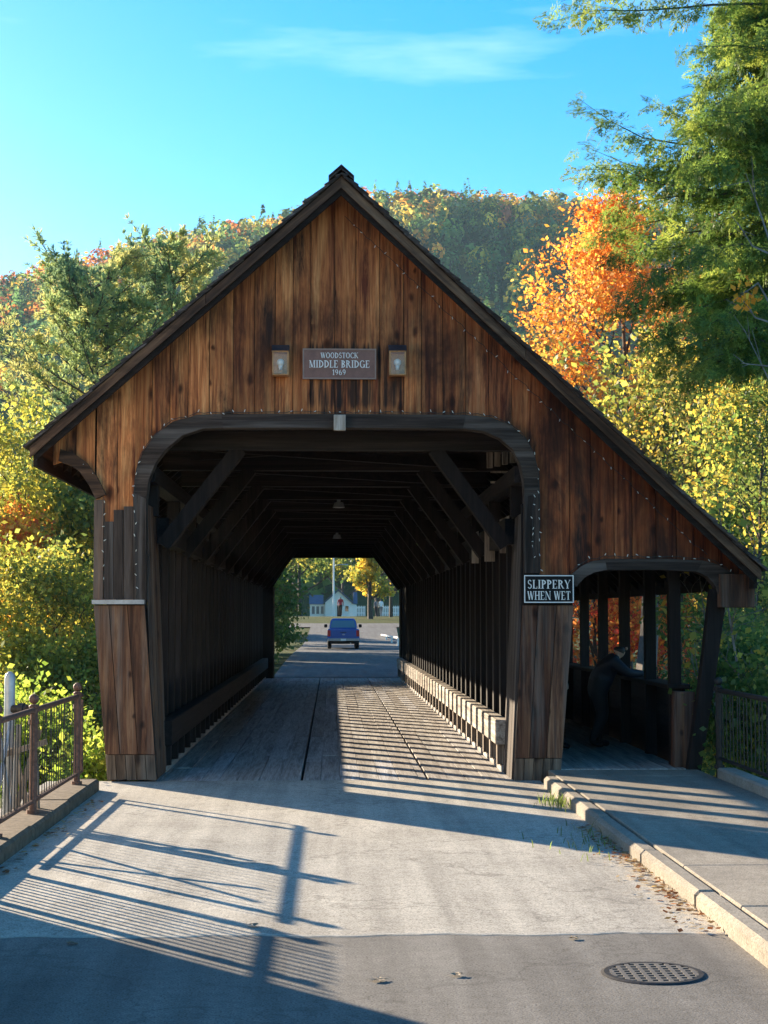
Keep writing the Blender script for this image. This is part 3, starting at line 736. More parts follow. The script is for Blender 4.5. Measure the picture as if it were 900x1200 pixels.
# --- far portal
fo = [onY(px_, py_, G) for px_, py_ in ((320, 795), (320, 688), (342, 654), (447.5, 654), (469, 688), (469, 795))]
fo = [(p.x, p.z) for p in fo]
zb = -.4; xl, xr = fx(110, 700)[0] , WR + .35
def farz(x): return roofz(x) - T - .01
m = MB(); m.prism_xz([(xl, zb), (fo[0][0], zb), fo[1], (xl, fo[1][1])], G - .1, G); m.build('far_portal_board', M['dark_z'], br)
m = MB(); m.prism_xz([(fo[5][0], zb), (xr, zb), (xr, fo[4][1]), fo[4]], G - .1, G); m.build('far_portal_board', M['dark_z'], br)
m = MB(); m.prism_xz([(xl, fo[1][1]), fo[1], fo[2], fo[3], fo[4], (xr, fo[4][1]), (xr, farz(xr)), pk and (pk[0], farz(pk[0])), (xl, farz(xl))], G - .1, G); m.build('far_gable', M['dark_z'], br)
B((fo[0][0] - .10, G + .003, -.05), (fo[0][0] + .035, G + .06, fo[1][1]), 'far_jamb', M['pale_z'], br); B((fo[5][0] - .03, G + .003, -.05), (fo[5][0] + .10, G + .06, fo[4][1]), 'far_jamb', M['pale_z'], br)
# abutments and floor girders
for x in (WL - .1, -.6, .8, WR + .1, WY):
    B((x - .12, F + .2, -1.2), (x + .12, G, -.455), 'girder', M['dark_y'], br)
ab = empty('abutment', (0, F, 0)); tag(ab, 'grey stone abutment under the near end of the bridge', 'abutment'); 
for r_ in range(6):
    for c in range(9):
        x0 = -2.9 + c * .86 + (r_ % 2) * .3; B((x0, .15, -5.4 + r_ * .7), (x0 + .84, 1.2, -5.4 + r_ * .7 + .68), 'stone', M['kerb'], ab, .03)

# ================================================================== SIGNS
TK, TN = .17, .065
class Glyph:
    def __init__(s): s.q = []
    def rect(s, x0, y0, x1, y1): s.q.append([(x0, y0), (x1, y0), (x1, y1), (x0, y1)])
    def V(s, x, y0=0, y1=1, t=TK, sf=(1, 1)):
        s.rect(x - t / 2, y0, x + t / 2, y1)
        if sf[0]: s.rect(x - t / 2 - .09, y0, x + t / 2 + .09, y0 + .055)
        if sf[1]: s.rect(x - t / 2 - .09, y1 - .055, x + t / 2 + .09, y1)
        return s
    def H(s, x0, x1, y, t=TN, tip=0):
        s.rect(x0, y - t / 2, x1, y + t / 2)
        if tip: s.rect(x1 - .055, min(y, y + tip), x1, max(y, y + tip))
        return s
    def D(s, x0, y0, x1, y1, t): s.q.append([(x0 - t / 2, y0), (x0 + t / 2, y0), (x1 + t / 2, y1), (x1 - t / 2, y1)]); return s
    def A(s, cx, cy, rx, ry, a0, a1, tk=TK, tn=TN, n=18):
        pts = []
        for i in range(n + 1):
            a = R(a0 + (a1 - a0) * i / n); th = tn + (tk - tn) * abs(math.cos(a))
            c, q = math.cos(a), math.sin(a)
            pts.append(((cx + (rx - th) * c, cy + (ry - th) * q), (cx + rx * c, cy + ry * q)))
        for i in range(n): s.q.append([pts[i][0], pts[i][1], pts[i + 1][1], pts[i + 1][0]])
        return s
def glyph(ch):
    g = Glyph()
    if ch == 'W': g.D(.08, 1, .32, 0, TK).D(.32, 0, .52, .95, TN).D(.52, .95, .76, 0, TK).D(.76, 0, .98, 1, TN); g.rect(0, .945, .22, 1); g.rect(.40, .945, .62, 1); g.rect(.90, .945, 1.06, 1); return g, 1.08
    if ch == 'O': return g.A(.44, .5, .42, .52, 0, 360, n=28), .9
    if ch == 'D': return g.V(.16).A(.16, .5, .62, .5, -90, 90), .84
    if ch == 'S': return g.A(.31, .745, .25, .27, 25, 275, .13, .08).A(.31, .265, .28, .28, -155, 95, .13, .08), .64
    if ch == 'T':
        g.V(.36, sf=(1, 0)); g.rect(.02, .93, .70, 1); g.rect(.02, .78, .075, 1); g.rect(.645, .78, .70, 1); return g, .74
    if ch == 'C': return g.A(.46, .5, .44, .52, 42, 318), .80
    if ch == 'K': g.V(.16).D(.24, .42, .66, 1, TN).D(.74, 0, .36, .58, TK); g.rect(.56, .945, .8, 1); g.rect(.6, 0, .86, .055); return g, .86
    if ch == 'M': g.V(.13, t=TN).D(.17, 1, .50, .02, TK).D(.50, .02, .82, 1, TN).V(.88); return g, 1.06
    if ch == 'I': return g.V(.19), .40
    if ch == 'L': return g.V(.16, sf=(1, 1)).H(.16, .62, .032, TN, .22), .66
    if ch == 'E': return g.V(.16).H(.16, .62, .968, TN, -.2).H(.16, .5, .52, TN).H(.16, .64, .032, TN, .22), .70
    if ch == 'B': return g.V(.16).A(.16, .75, .44, .25, -90, 90).A(.16, .27, .50, .27, -90, 90), .72
    if ch == 'R': g.V(.16).A(.16, .74, .46, .26, -90, 90).D(.72, 0, .40, .50, TK); g.rect(.62, 0, .86, .055); return g, .84
    if ch == 'G': g.A(.46, .5, .44, .52, 42, 330).V(.78, 0.03, .45, TK, (0, 1)); return g, .92
    if ch == 'P': return g.V(.16).A(.16, .72, .46, .28, -90, 90), .68
    if ch == 'Y': g.D(.08, 1, .38, .44, TK).D(.72, 1, .40, .44, TN).V(.39, 0, .48, sf=(1, 0)); g.rect(-.03, .945, .22, 1); g.rect(.60, .945, .82, 1); return g, .80
    if ch == 'H': return g.V(.16).V(.70).H(.2, .66, .52), .86
    if ch == 'N': return g.V(.13, t=TN).D(.14, 1, .76, 0, TK).V(.78, t=TN), .92
    if ch == '1': g.V(.26, t=.14, sf=(1, 0)).D(.10, .78, .25, .98, .1); return g, .46
    if ch == '9': return g.A(.29, .70, .27, .30, 0, 360, .13).A(.12, .62, .44, .60, -70, 10, .13), .62
    if ch == '6': return g.A(.31, .30, .27, .30, 0, 360, .13).A(.48, .38, .44, .60, 110, 190, .13), .62
    return g, .38
def lettering(text, cx, cz, h, width, y, mat, parent):
    items = []; adv = 0
    for ch in text:
        g, w_ = glyph(ch); items.append((g, adv)); adv += w_ + .07
    adv -= .07; sx = width / adv; m = MB()
    for g, a in items:
        for k, q in enumerate(g.q):
            dy = .0002 * (k % 7)
            P = [(cx - width / 2 + (a + u) * sx, cz - h / 2 + v * h) for u, v in q]
            m.prism_xz(P, y - .004 - dy, y)
    return m.build('lettering', mat, parent)
def px2(a, b_, c, d_, dy=0.0):
    p = fx(a, d_, dy); q = fx(c, b_, dy); return p[0], q[0], p[1], q[1]
# bridge name board
x0, x1, z0, z1 = px2(355, 409, 440.5, 443.5, -.06)
sg = empty('name_sign', (0, 0, 0)); tag(sg, 'brown board reading WOODSTOCK MIDDLE BRIDGE 1969 on the gable', 'sign')
m = MB(); m.box((x0, F - .05, z0), (x1, F - .012, z1)); m.build('board', M['signbrown'], sg, .004)
m = MB(); e = .012
m.box((x0 - .004, F - .056, z1 - e), (x1 + .004, F - .02, z1 + .004)); m.box((x0 - .004, F - .056, z0 - .004), (x1 + .004, F - .02, z0 + e))
m.box((x0 - .004, F - .055, z0 + e), (x0 + e, F - .02, z1 - e)); m.box((x1 - e, F - .055, z0 + e), (x1 + .004, F - .02, z1 - e)); m.build('border', M['signedge'], sg)
pxs = (x1 - x0) / 85.5; cx = (x0 + x1) / 2; zz = lambda py: z1 - (py - 409) * pxs
lettering('WOODSTOCK', cx, zz(416.6), 6.4 * pxs, 44 * pxs, F - .05, M['white'], sg)
lettering('MIDDLE BRIDGE', cx, zz(426.8), 8.6 * pxs, 71 * pxs, F - .05, M['white'], sg)
lettering('1969', cx - .5 * pxs, zz(436.6), 6.6 * pxs, 16 * pxs, F - .05, M['white'], sg)
# warning board
x0, x1, z0, z1 = px2(613.5, 673.5, 672.5, 707, -.09)
sg = empty('warning_sign', (0, 0, 0)); tag(sg, 'black board with white letters SLIPPERY WHEN WET on the right pier', 'sign')
m = MB(); m.box((x0, F - .11, z0), (x1, F - .078, z1)); m.build('board', M['black'], sg, .004)
m = MB(); e = .011
for a, b_, c, d_ in ((x0 + .006, x1 - .006, z1 - .006 - e, z1 - .006), (x0 + .006, x1 - .006, z0 + .006, z0 + .006 + e), (x0 + .006, x0 + .006 + e, z0 + .006 + e, z1 - .006 - e), (x1 - .006 - e, x1 - .006, z0 + .006 + e, z1 - .006 - e)):
    m.box((a, F - .1125, c), (b_, F - .108, d_))
m.build('border', M['white'], sg)
pxs = (x1 - x0) / 60; cx = (x0 + x1) / 2
lettering('SLIPPERY', cx, z1 - 11.3 * pxs, 10.2 * pxs, 51 * pxs, F - .11, M['white'], sg)
lettering('WHEN WET', cx, z1 - 24.6 * pxs, 10.2 * pxs, 51 * pxs, F - .11, M['white'], sg)
# wall lanterns
def lantern(a, label):
    x0, x1, z0, z1 = px2(a - 9.5, 404, a + 10, 440, -.1)
    g = empty('wall_lantern', ((x0 + x1) / 2, F, z0)); tag(g, label, 'lantern', 'lanterns either side of the name sign')
    w_ = (x1 - x0) / 2; h = z1 - z0
    m = MB(); m.box((-w_, -.04, 0), (w_, -.012, h * .98)); m.build('back_plate', M['copper'], g)
    for sx in (-1, 1): B((sx * w_ - sx * .016, -.165, .012), (sx * w_, -.149, h * .74), 'corner_post', M['copper'], g)
    B((-w_, -.168, -.006), (w_, -.04, .011), 'base', M['copper'], g, .004)
    B((-w_, -.168, h * .74), (w_, -.042, h * .78), 'top_frame', M['copper'], g, .003)
    m = MB(); m.prism_yz([(-.175, h * .78), (-.042, h * .78), (-.042, h * 1.0), (-.10, h * .99)], -w_ - .006, w_ + .006); m.build('cap', M['slate'], g)
    B((-w_ + .018, -.160, .013), (w_ - .018, -.156, h * .735), 'pane', M['glass'], g)
    for sx in (-1, 1): B((sx * (w_ - .006) - .002, -.147, .013), (sx * (w_ - .006) + .002, -.043, h * .735), 'pane', M['glass'], g)
    m = MB(); m.ball((0, -.1, h * .42), .042, 10, 7); m.tube([(0, -.1, h * .18), (0, -.1, h * .34)], [.018, .026], 8); b_ = m.build('bulb', M['bulb'], g, smooth=True)
    B((-.02, -.12, .012), (.02, -.08, h * .17), 'socket', M['copper'], g)
lantern(328.5, 'copper wall lantern with clear panes to the left of the name sign')
lantern(465.5, 'copper wall lantern with clear panes to the right of the name sign')
# strings of small white bulbs
def string_lights(path, label, y, droop=.004, spacing=.115, up=True):
    g = empty('string_lights', (path[0][0], y, path[0][1])); tag(g, label, 'string lights', 'bulb strings on the portal')
    pts = []
    for k in range(len(path) - 1):
        a, b_ = Vector(path[k]), Vector(path[k + 1]); n_ = max(2, int((b_ - a).length / .06))
        for i in range(n_): pts.append(a.lerp(b_, i / n_))
    pts.append(Vector(path[-1]))
    ox, oz = path[0]
    P = [(p.x - ox + rnd.uniform(-.008, .008), rnd.uniform(-.01, .004), p.y - oz + rnd.uniform(-.012, .012)) for p in pts]
    m = MB(); m.tube(P, .0045, 4, False); m.build('wire', M['wire'], g)
    m = MB(); acc = 0
    for k in range(1, len(P)):
        acc += (Vector(P[k]) - Vector(P[k - 1])).length
        if acc > spacing:
            acc = rnd.uniform(-.03, .03); d = Vector((rnd.uniform(-.6, .6), rnd.uniform(-.6, .1), rnd.uniform(-.4, 1) if up else rnd.uniform(-1, .4))).normalized()
            p = Vector(P[k]); m.tube([p, p + d * .02, p + d * .032], [.004, .005, .002], 5)
    tag(m.build('bulbs', M['bulb'], g), kind='stuff')
off = lambda L_, dx, dy: [fx(a + dx, b_ + dy, -.09) for a, b_ in L_]
string_lights([fx(160, 700, -.09)] + off(OUT[1:16], 0, -3) + [fx(633, 668, -.09)], 'bulb string on the dark trim of the main arch', F - .09)
string_lights([fx(122, 700, -.07), fx(122, 590, -.07), fx(118, 572, -.07), fx(108, 556, -.07), fx(92, 538, -.07)], 'bulb string up the left edge of the left post', F - .07)
string_lights([fx(626, 668, -.085), fx(624, 600, -.085), fx(627, 582, -.085)], 'short bulb string on the right jamb above the warning sign', F - .085, spacing=.08)
string_lights(off(OUT2, 0, -3), 'bulb string along the trim of the small walkway arch', F - .09)
ra = [(x, roofz(x) - .30) for x in np.linspace(pk[0] + .05, rt[0] - .5, 22)]
string_lights(ra, 'bulb string under the long right slope of the roof', F - .045, spacing=.13, up=False)
# la = [(x, roofz(x) - .30) for x in np.linspace(lt[0] + .5, pk[0] - .05, 16)]
# string_lights(la, 'sparse bulb string under the left slope of the roof', F - .045, spacing=.3, up=False)

# ================================================================== RAILINGS
def railing(name, label, x, ys, post_ys, z0, ztop, matp, matb, picket_over=0.0, bar=.11, rb=.009, end_curl=None):
    g = empty(name, (x, ys[0], z0)); tag(g, label, 'railing')
    for y in post_ys:
        yy_ = y - ys[0]; h = ztop - z0
        m = MB(); m.tube([(0, yy_, -.01), (0, yy_, h + .02)], .034, 10)
        m.tube([(0, yy_, h + .02), (0, yy_, h + .035), (0, yy_, h + .05)], [.042, .046, .028], 10); m.ball((0, yy_, h + .095), .045, 10, 7)
        m.tube([(0, yy_, -.01), (0, yy_, .03)], .055, 10); m.tube([(0, yy_, h - .12), (0, yy_, h - .08)], .043, 10)
        m.build('post', matp, g, smooth=False)
    m = MB(); P = [(0, y - ys[0], ztop - z0) for y in np.linspace(ys[0], ys[1], 14)]
    if end_curl: P += [(0, ys[1] - ys[0] + .10, ztop - z0 + .005), (-.01, ys[1] - ys[0] + .20, ztop - z0 - .005)]
    m.tube(P, .026, 8); m.build('top_rail', matp, g, smooth=True)
    m = MB(); m.tube([(0, 0, .10), (0, ys[1] - ys[0] + (.18 if end_curl else 0), .10)], .02, 6); m.build('bottom_rail', matp, g)
    nb = int((ys[1] - ys[0]) / bar); bm_ = MB(); bm_.tube([(0, 0, .10), (0, 0, ztop - z0 - .004 + picket_over)], rb, 5); bme = bm_.mesh('baluster', matb)
    for i in range(nb):
        y = (i + .5) * (ys[1] - ys[0]) / nb
        if min(abs(y + ys[0] - q) for q in post_ys) < .05: continue
        o = link('baluster', bme, g, (0, y, 0)); o.rotation_euler = (rnd.uniform(-.02, .02), rnd.uniform(-.012, .012), 0)
    return g
rl = railing('iron_railing', 'rusty iron railing with ball-topped posts on the left kerb', LX, (12.35, F - 1.35), [12.55, 14.1, F - 1.45], .125, 1.0, M['iron'], M['irondark'], bar=.125, rb=.0048, end_curl=True)
m = MB(); m.tube([(0, F - 1.2 - 12.35, .1), (0, F - 1.18 - 12.35, .5), (0, F - 1.15 - 12.35, .83)], [.03, .02, .016], 7); m.build('end_picket', M['iron'], rl)
for (ya, za, yb, zb_) in ((.6, .1, 1.25, .82), (1.3, .1, .75, .82)):
    m = MB(); m.beam((-.06, ya - .2, za), (-.06, yb - .2, zb_), .02, .045); m.build('brace', M['galv'], rl)
railing('picket_fence', 'tall picket railing casting a striped shadow at the lower left', LX - .1, (7.2, 12.2), [8.0, 9.6, 11.1, 12.1], .125, 1.0, M['iron'], M['irondark'], .17, bar=.092, rb=.012)
rr = railing('iron_railing', 'dark iron railing with ball-topped posts beside the sidewalk', SWX + .08, (9.5, F - .55), [10.4, 12.4, 14.35, F - .7], .2, 1.02, M['irondark'], M['irondark'], bar=.14, rb=.006)
# standpipe with elbow behind the left railing
sp = empty('standpipe', (onY(11, 840, 14.6).x, 14.6, -.6)); tag(sp, 'pale grey round-topped standpipe with a short side outlet behind the left railing', 'pipe')
top = onY(11, 787, 14.6).z + .6
m = MB(); m.tube([(0, 0, 0), (0, 0, top - .06), (0, 0, top - .025), (0, 0, top)], [.048, .048, .04, .015], 14); m.build('pipe', M['galv'], sp, smooth=True)
e = top - .33
m = MB(); m.tube([(.03, -.02, e), (.09, -.04, e), (.095, -.04, e), (.14, -.055, e), (.145, -.055, e), (.17, -.06, e)], [.036, .036, .055, .055, .042, .042], 12); m.build('outlet', M['irondark'], sp)
# pale wooden easel of crossed struts under the pipe
ez = empty('wooden_trestle', (sp.location.x, 14.5, -.4)); tag(ez, 'whitish crossed wooden struts behind the left railing', 'trestle')
for (a, b_, c, d_) in ((.02, .0, .1, 1.25), (.30, .0, .22, 1.3), (.0, .2, .28, 1.2), (.30, .1, .05, 1.05)):
    m = MB(); m.beam((a, 0, b_), (c, .03, d_), .03, .05); m.build('strut', M['pale_z'], ez)
m = MB(); m.beam((-.05, 0, .98), (.35, .02, 1.1), .03, .05); m.build('rail', M['pale_z'], ez)

# ================================================================== THINGS ON THE GROUND
c = onZ(766, 1141, .0); gr = empty('drain_grate', (c.x, c.y, .002)); tag(gr, 'round iron drain grate set in the dark asphalt', 'drain')
rad = .25; m = MB(); n_ = 40
ring = []
for i in range(n_):
    a = 2 * math.pi * i / n_; ring.append((math.cos(a), math.sin(a)))
vv = [(rad * 1.06 * u, rad * 1.06 * v, .0) for u, v in ring] + [(rad * u, rad * v, .006) for u, v in ring] + [(rad * .9 * u, rad * .9 * v, .006) for u, v in ring] + [(rad * .9 * u, rad * .9 * v, -.02) for u, v in ring]
m.add(vv, [(k * n_ + i, k * n_ + (i + 1) % n_, (k + 1) * n_ + (i + 1) % n_, (k + 1) * n_ + i) for k in range(3) for i in range(n_)]); m.build('rim', M['irondark'], gr)
m = MB(); m.add([(rad * .9 * u, rad * .9 * v, .0005) for u, v in ring], [tuple(range(n_))]); m.build('pit', M['wire'], gr)
ironpale = plain('grate_iron', (0.16, 0.14, 0.12), .6, .2, .3, 30)  # paler iron for the bars than for the rim
for k in range(-4, 5):
    o = k * .052; hl = math.sqrt(max(0, (rad * .9) ** 2 - o * o)) - .002
    if hl < .03: continue
    B((o - .011, -hl, .001), (o + .011, hl, .0055), 'bar', ironpale, gr); B((-hl, o - .011, .0012), (hl, o + .011, .0052), 'bar', ironpale, gr)
# single fallen leaves
def fallen(a, b_, s, col, label):
    c = onZ(a, b_, 0); z = .012 if c.y > SEAM else .003
    m = MB(); pts = []
    for i in range(14):
        t = 2 * math.pi * i / 14; r_ = s * (1 if i % 2 == 0 else .55) * rnd.uniform(.8, 1.1); pts.append((r_ * math.cos(t), r_ * math.sin(t) , .004 + rnd.uniform(0, .012)))
    m.add(pts + [(0, 0, .008)], [(14, i, (i + 1) % 14) for i in range(14)])
    m.tube([(0, 0, .01), (s * .6, -s * .9, .006)], .003, 4)
    o = m.build('fallen_leaf', plain('dry_leaf_%d' % int(a), col, .8, 0, .3, 60)); o.location = (c.x, c.y, z); o.rotation_euler = (0, 0, rnd.uniform(0, 6)); tag(o, label, 'leaf', 'fallen leaves on the asphalt')
fallen(443, 1150, .05, (.34, .26, .18), 'curled tan leaf on dark asphalt below the seam')
fallen(536, 1144, .042, (.36, .28, .19), 'small tan leaf on dark asphalt between seam and drain')
fallen(84, 1107, .04, (.22, .16, .10), 'brown leaf lying in the striped railing shadow')
fallen(297, 1087, .045, (.26, .2, .14), 'leaf lying on the pavement seam in shadow')
fallen(672, 1101, .035, (.36, .27, .17), 'pale leaf just below the pavement seam near the drain')
# leaf litter in the gutter, and tufts
rg = np.random.default_rng(3)
def litter(name, label, n_, fy, fxx, z, sz, pal):
    V = []; C = []
    for i in range(n_):
        y = fy(); x = fxx(y); a = rg.uniform(0, 6.28); s = sz * rg.uniform(.5, 1.3); t = rg.uniform(-.5, .5)
        u = np.array([math.cos(a), math.sin(a), t * .5]); v = np.array([-math.sin(a), math.cos(a), rg.uniform(-.4, .4)])
        c = np.array([x, y, z + .012]); V += [c - u * s, c - v * s * .6, c + u * s, c + v * s * .6]
        p = pal[rg.integers(len(pal))]; C.append(np.array(p) * rg.uniform(.7, 1.25))
    return tag(link(name, fast_mesh(name, V, 4, M['leaf'], np.array(C))), label, 'leaf litter', kind='stuff')
LP = [(.32, .13, .05), (.28, .20, .11), (.42, .30, .14), (.20, .10, .05), (.45, .34, .2)]
litter('leaf_litter', 'dry leaves gathered in the gutter along the right kerb', 420, lambda: 9.2 + 4.9 * rg.beta(1.3, 1.3), lambda y: KX - abs(rg.normal(0, .10)) - .01, .012, .025, LP)
litter('leaf_litter', 'brown leaves along the foot of the left kerb', 160, lambda: rg.uniform(11.5, 16), lambda y: LX + .21 + abs(rg.normal(0, .07)), .012, .028, LP)
def tuft(x, y, n_, h, label, z=.01, spread=.1):
    V = []; C = []
    for i in range(n_):
        b_ = np.array([x + rg.normal(0, spread * .6), y + rg.normal(0, spread), z]); a = rg.uniform(0, 6.28); d = np.array([math.cos(a), math.sin(a), 0])
        hh = h * rg.uniform(.5, 1.2); q = np.array([-d[1], d[0], 0]) * .004; md = b_ + d * hh * .25 + np.array([0, 0, hh * .65]); tp = b_ + d * hh * .6 + np.array([0, 0, hh])
        V += [b_ - q, b_ + q, md + q, md - q, md - q, md + q, tp + q * .2, tp - q * .2]; c_ = np.array([.13, .17, .04]) * rg.uniform(.7, 1.4); C += [c_, c_]
    return tag(link('grass_tuft', fast_mesh('grass_tuft', V, 4, M['leaf'], np.array(C))), label, 'grass', kind='stuff')
c = onZ(664, 945); tuft(c.x - .02, c.y, 160, .10, 'green grass tuft at the start of the right kerb', spread=.2)
tuft(KX - .03, 12.9, 90, .07, 'thin grass growing in the gutter by the right kerb', spread=.45)

# ================================================================== TREES
def unit(v): return v / (np.linalg.norm(v) + 1e-9)
def tubes(segs, n=5):
    big = [q for q in segs if q[2] > .022]; sm = [q for q in segs if q[2] <= .022]
    return np.concatenate([tubes_n(q, k) for q, k in ((big, n), (sm, 3)) if q])
def tubes_n(segs, n=5):
    """list of (p0,p1,r0,r1) -> arrays of quads"""
    P0 = np.array([s[0] for s in segs]); P1 = np.array([s[1] for s in segs]); r0 = np.array([s[2] for s in segs]); r1 = np.array([s[3] for s in segs])
    d = P1 - P0; d /= np.linalg.norm(d, axis=1, keepdims=True) + 1e-9
    ref = np.where(np.abs(d[:, 2:3]) < .9, np.array([[0, 0, 1.0]]), np.array([[1.0, 0, 0]]))
    u = np.cross(d, ref); u /= np.linalg.norm(u, axis=1, keepdims=True) + 1e-9; v = np.cross(d, u)
    out = []
    for j in range(n):
        a, b_ = 2 * math.pi * j / n, 2 * math.pi * (j + 1) / n
        ca, cb = u * math.cos(a) + v * math.sin(a), u * math.cos(b_) + v * math.sin(b_)
        out.append(np.stack([P0 + ca * r0[:, None], P0 + cb * r0[:, None], P1 + cb * r1[:, None], P1 + ca * r1[:, None]], 1))
    return np.concatenate(out).reshape(-1, 3)
def grow(rg, h, spread, cb=.3, tr=.15, nl=(13, 6, 4), up=.55, lean=(0, 0), wob=1.0):
    segs = []; tips = []
    def br_(p, d, Ln, r_, lev):
        n_ = (9, 5, 4, 3)[lev]; pts = [p]; rs = [r_]
        for i in range(n_):
            d = unit(d + rg.normal(0, (.05, .13, .2, .28)[lev] * wob, 3) + np.array([0, 0, (.04, .07, .03, -.03)[lev]]))
            q = p + d * Ln / n_; r2 = max(r_ * (1 - .82 * (i + 1) / n_), .004)
            segs.append((p, q, rs[-1], r2)); p = q; pts.append(p); rs.append(r2)
        pts = np.array(pts)
        if lev == 3: tips.extend(pts[1:]); return
        if lev == 2: tips.extend(pts[2:])
        for k in range(nl[lev]):
            lo = cb if lev == 0 else .3
            tt = lo + (1 - lo) * (k + rg.uniform(.2, .9)) / nl[lev]; f = tt * n_; i = min(int(f), n_ - 1)
            pp = pts[i] + (pts[i + 1] - pts[i]) * (f - i); rr_ = rs[i] * .6
            if lev == 0:
                a = k * 2.4 + rg.uniform(-.5, .5); el = up * rg.uniform(.6, 1.4) + .35 * tt
                dd = np.array([math.cos(a) * math.cos(el), math.sin(a) * math.cos(el), math.sin(el)])
                u = (tt - cb) / (1 - cb); L2 = spread * (.55 + .6 * math.sin(math.pi * min(1, .25 + .72 * u))) * rg.uniform(.75, 1.15)
            else:
                pd = unit(pts[i + 1] - pts[i]); a = rg.normal(0, 1, 3); dd = unit(pd * .75 + unit(a) * .75 + np.array([0, 0, .1])); L2 = Ln * rg.uniform(.38, .6)
            br_(pp, dd, L2, rr_, lev + 1)
    br_(np.zeros(3), unit(np.array([lean[0], lean[1], 1.0])), h * .93, tr, 0)
    return segs, np.array(tips)
def leaves(rg, P, size, pal, wts=None, scatter=.2, n_=10000, hang=.3, jitter=.22):
    idx = rg.integers(0, len(P), n_); c = P[idx] + rg.normal(0, scatter, (n_, 3))
    a = rg.normal(0, 1, (n_, 3)); a[:, 2] -= hang; a /= np.linalg.norm(a, axis=1, keepdims=True)
    b_ = rg.normal(0, 1, (n_, 3)); s_ = np.cross(a, b_); s_ /= np.linalg.norm(s_, axis=1, keepdims=True) + 1e-9
    nn = np.cross(a, s_)
    L_ = size * np.clip(rg.lognormal(-.08, .38, (n_, 1)), .4, 1.6)
    V = np.stack([c, c + a * L_ * .5 + s_ * L_ * .36 + nn * L_ * .08, c + a * L_, c + a * L_ * .5 - s_ * L_ * .36 + nn * L_ * .08], 1).reshape(-1, 3)
    pal = np.array(pal); k = len(pal); w_ = np.array(wts if wts else [1] * k, float); cum = np.cumsum(w_ / w_.sum())
    # neighbouring leaves tend to share a colour
    ph = (np.sin(c[:, 0] * 1.9 + 1.3 * np.sin(c[:, 2] * 1.1)) + np.sin(c[:, 1] * 1.7 + c[:, 2] * 1.3) + np.sin(c[:, 2] * 2.3 + c[:, 0] * .7)) / 6 + .5
    f = np.clip(ph * .8 + .1 + rg.normal(0, .22, n_), 0, .9999)
    C = pal[np.searchsorted(cum, f)] * rg.uniform(1 - jitter, 1 + jitter, (n_, 1))
    return V, C
def tree(name, label, cat, x, y, h, spread, pal, wts=None, seed=1, z=None, n_=9000, size=.13, scatter=.2, bark='bark', group=None, **kw):
    rg = np.random.default_rng(seed); z = float(hgt(x, y)) - .05 if z is None else z
    segs, tips = grow(rg, h, spread, **kw)
    g = empty(name, (x, y, z)); tag(g, label, cat, group)
    link('trunk', fast_mesh('trunk', tubes(segs), 4, M[bark]), g)
    V, C = leaves(rg, tips, size, pal, wts, scatter, n_)
    link('crown', fast_mesh('crown', V, 4, M['leaf'], C), g)
    return g
YG = [(.27, .29, .045), (.38, .35, .05), (.46, .40, .06), (.19, .22, .045), (.52, .42, .07)]
GR = [(.07, .12, .03), (.10, .16, .035), (.15, .20, .045), (.21, .23, .05)]
DG = [(.035, .065, .022), (.055, .09, .026), (.08, .115, .03)]
OR = [(.66, .24, .04), (.70, .32, .05), (.72, .42, .07), (.60, .17, .04), (.46, .24, .08)]
RD = [(.68, .14, .05), (.72, .24, .06), (.74, .34, .07), (.60, .09, .05)]
YL = [(.64, .46, .06), (.58, .37, .05), (.50, .41, .07), (.38, .33, .06)]
OL = [(.18, .17, .045), (.24, .19, .05), (.12, .14, .035), (.30, .20, .06)]
# left bank
LG = 'trees on the left river bank'
def TX(px, Y): return xat(px, Y)
tree('bank_tree', 'yellow-green leafy tree close behind the left eave with a dark crooked limb', 'tree', TX(30, 60), 60, 11.6, 3.9, YG, seed=11, z=-4, n_=13000, size=.165, scatter=.3, group=LG, cb=.22, tr=.2)
tree('bank_tree', 'yellow-green leafy tree beside the left bridge post', 'tree', TX(100, 64), 64, 10.5, 3.8, YG + GR[2:], seed=12, z=-4, n_=12000, size=.165, scatter=.3, group=LG, cb=.18, tr=.2)
tree('bank_tree', 'soft green tree low behind the left post over the river', 'tree', TX(52, 52), 52, 6.6, 3.0, YG + GR[2:], seed=14, z=-3.8, n_=13000, size=.15, scatter=.3, group=LG, cb=.1, tr=.12)
tree('maple_shrub', 'orange shrub over the left railing at the photo edge', 'shrub', TX(10, 54), 54, 4.6, 2.2, OR[1:3] + YL[:2], seed=15, z=-3.8, n_=5000, size=.18, cb=.2, nl=(9, 5, 4), tr=.07)
tree('maple_shrub', 'orange-leaved young tree at the left edge below the eave', 'tree', TX(-2, 58), 58, 9.0, 2.0, OR[1:4] + YL[:1], seed=16, z=-3.8, n_=4500, size=.2, cb=.5, tr=.1)
for k, (p_, Y, h, s, n_) in enumerate(((20, 20.5, 2.0, .8, 9000), (66, 21.5, 1.9, .8, 9000), (88, 19.2, 1.9, .5, 5000), (-14, 22.5, 2.3, 1.0, 6000), (52, 24.0, 2.0, .8, 6000))):
    tree('leafy_bush', ['bright green bush seen through the left railing bars', 'green bush between two posts of the left railing', 'bright green bush against the foot of the left bridge post', 'green bush at the left edge behind the standpipe', 'yellowish bush just behind the left bridge post'][k], 'bush',
         TX(p_, Y), Y, h, s, [(.20, .31, .045), (.28, .38, .05), (.36, .40, .06), (.15, .22, .04)], seed=30 + k, z=-1.9, n_=n_, size=.075, scatter=.18, cb=.05, nl=(14, 5, 4), tr=.04, up=.7, group='bushes behind the left railing')
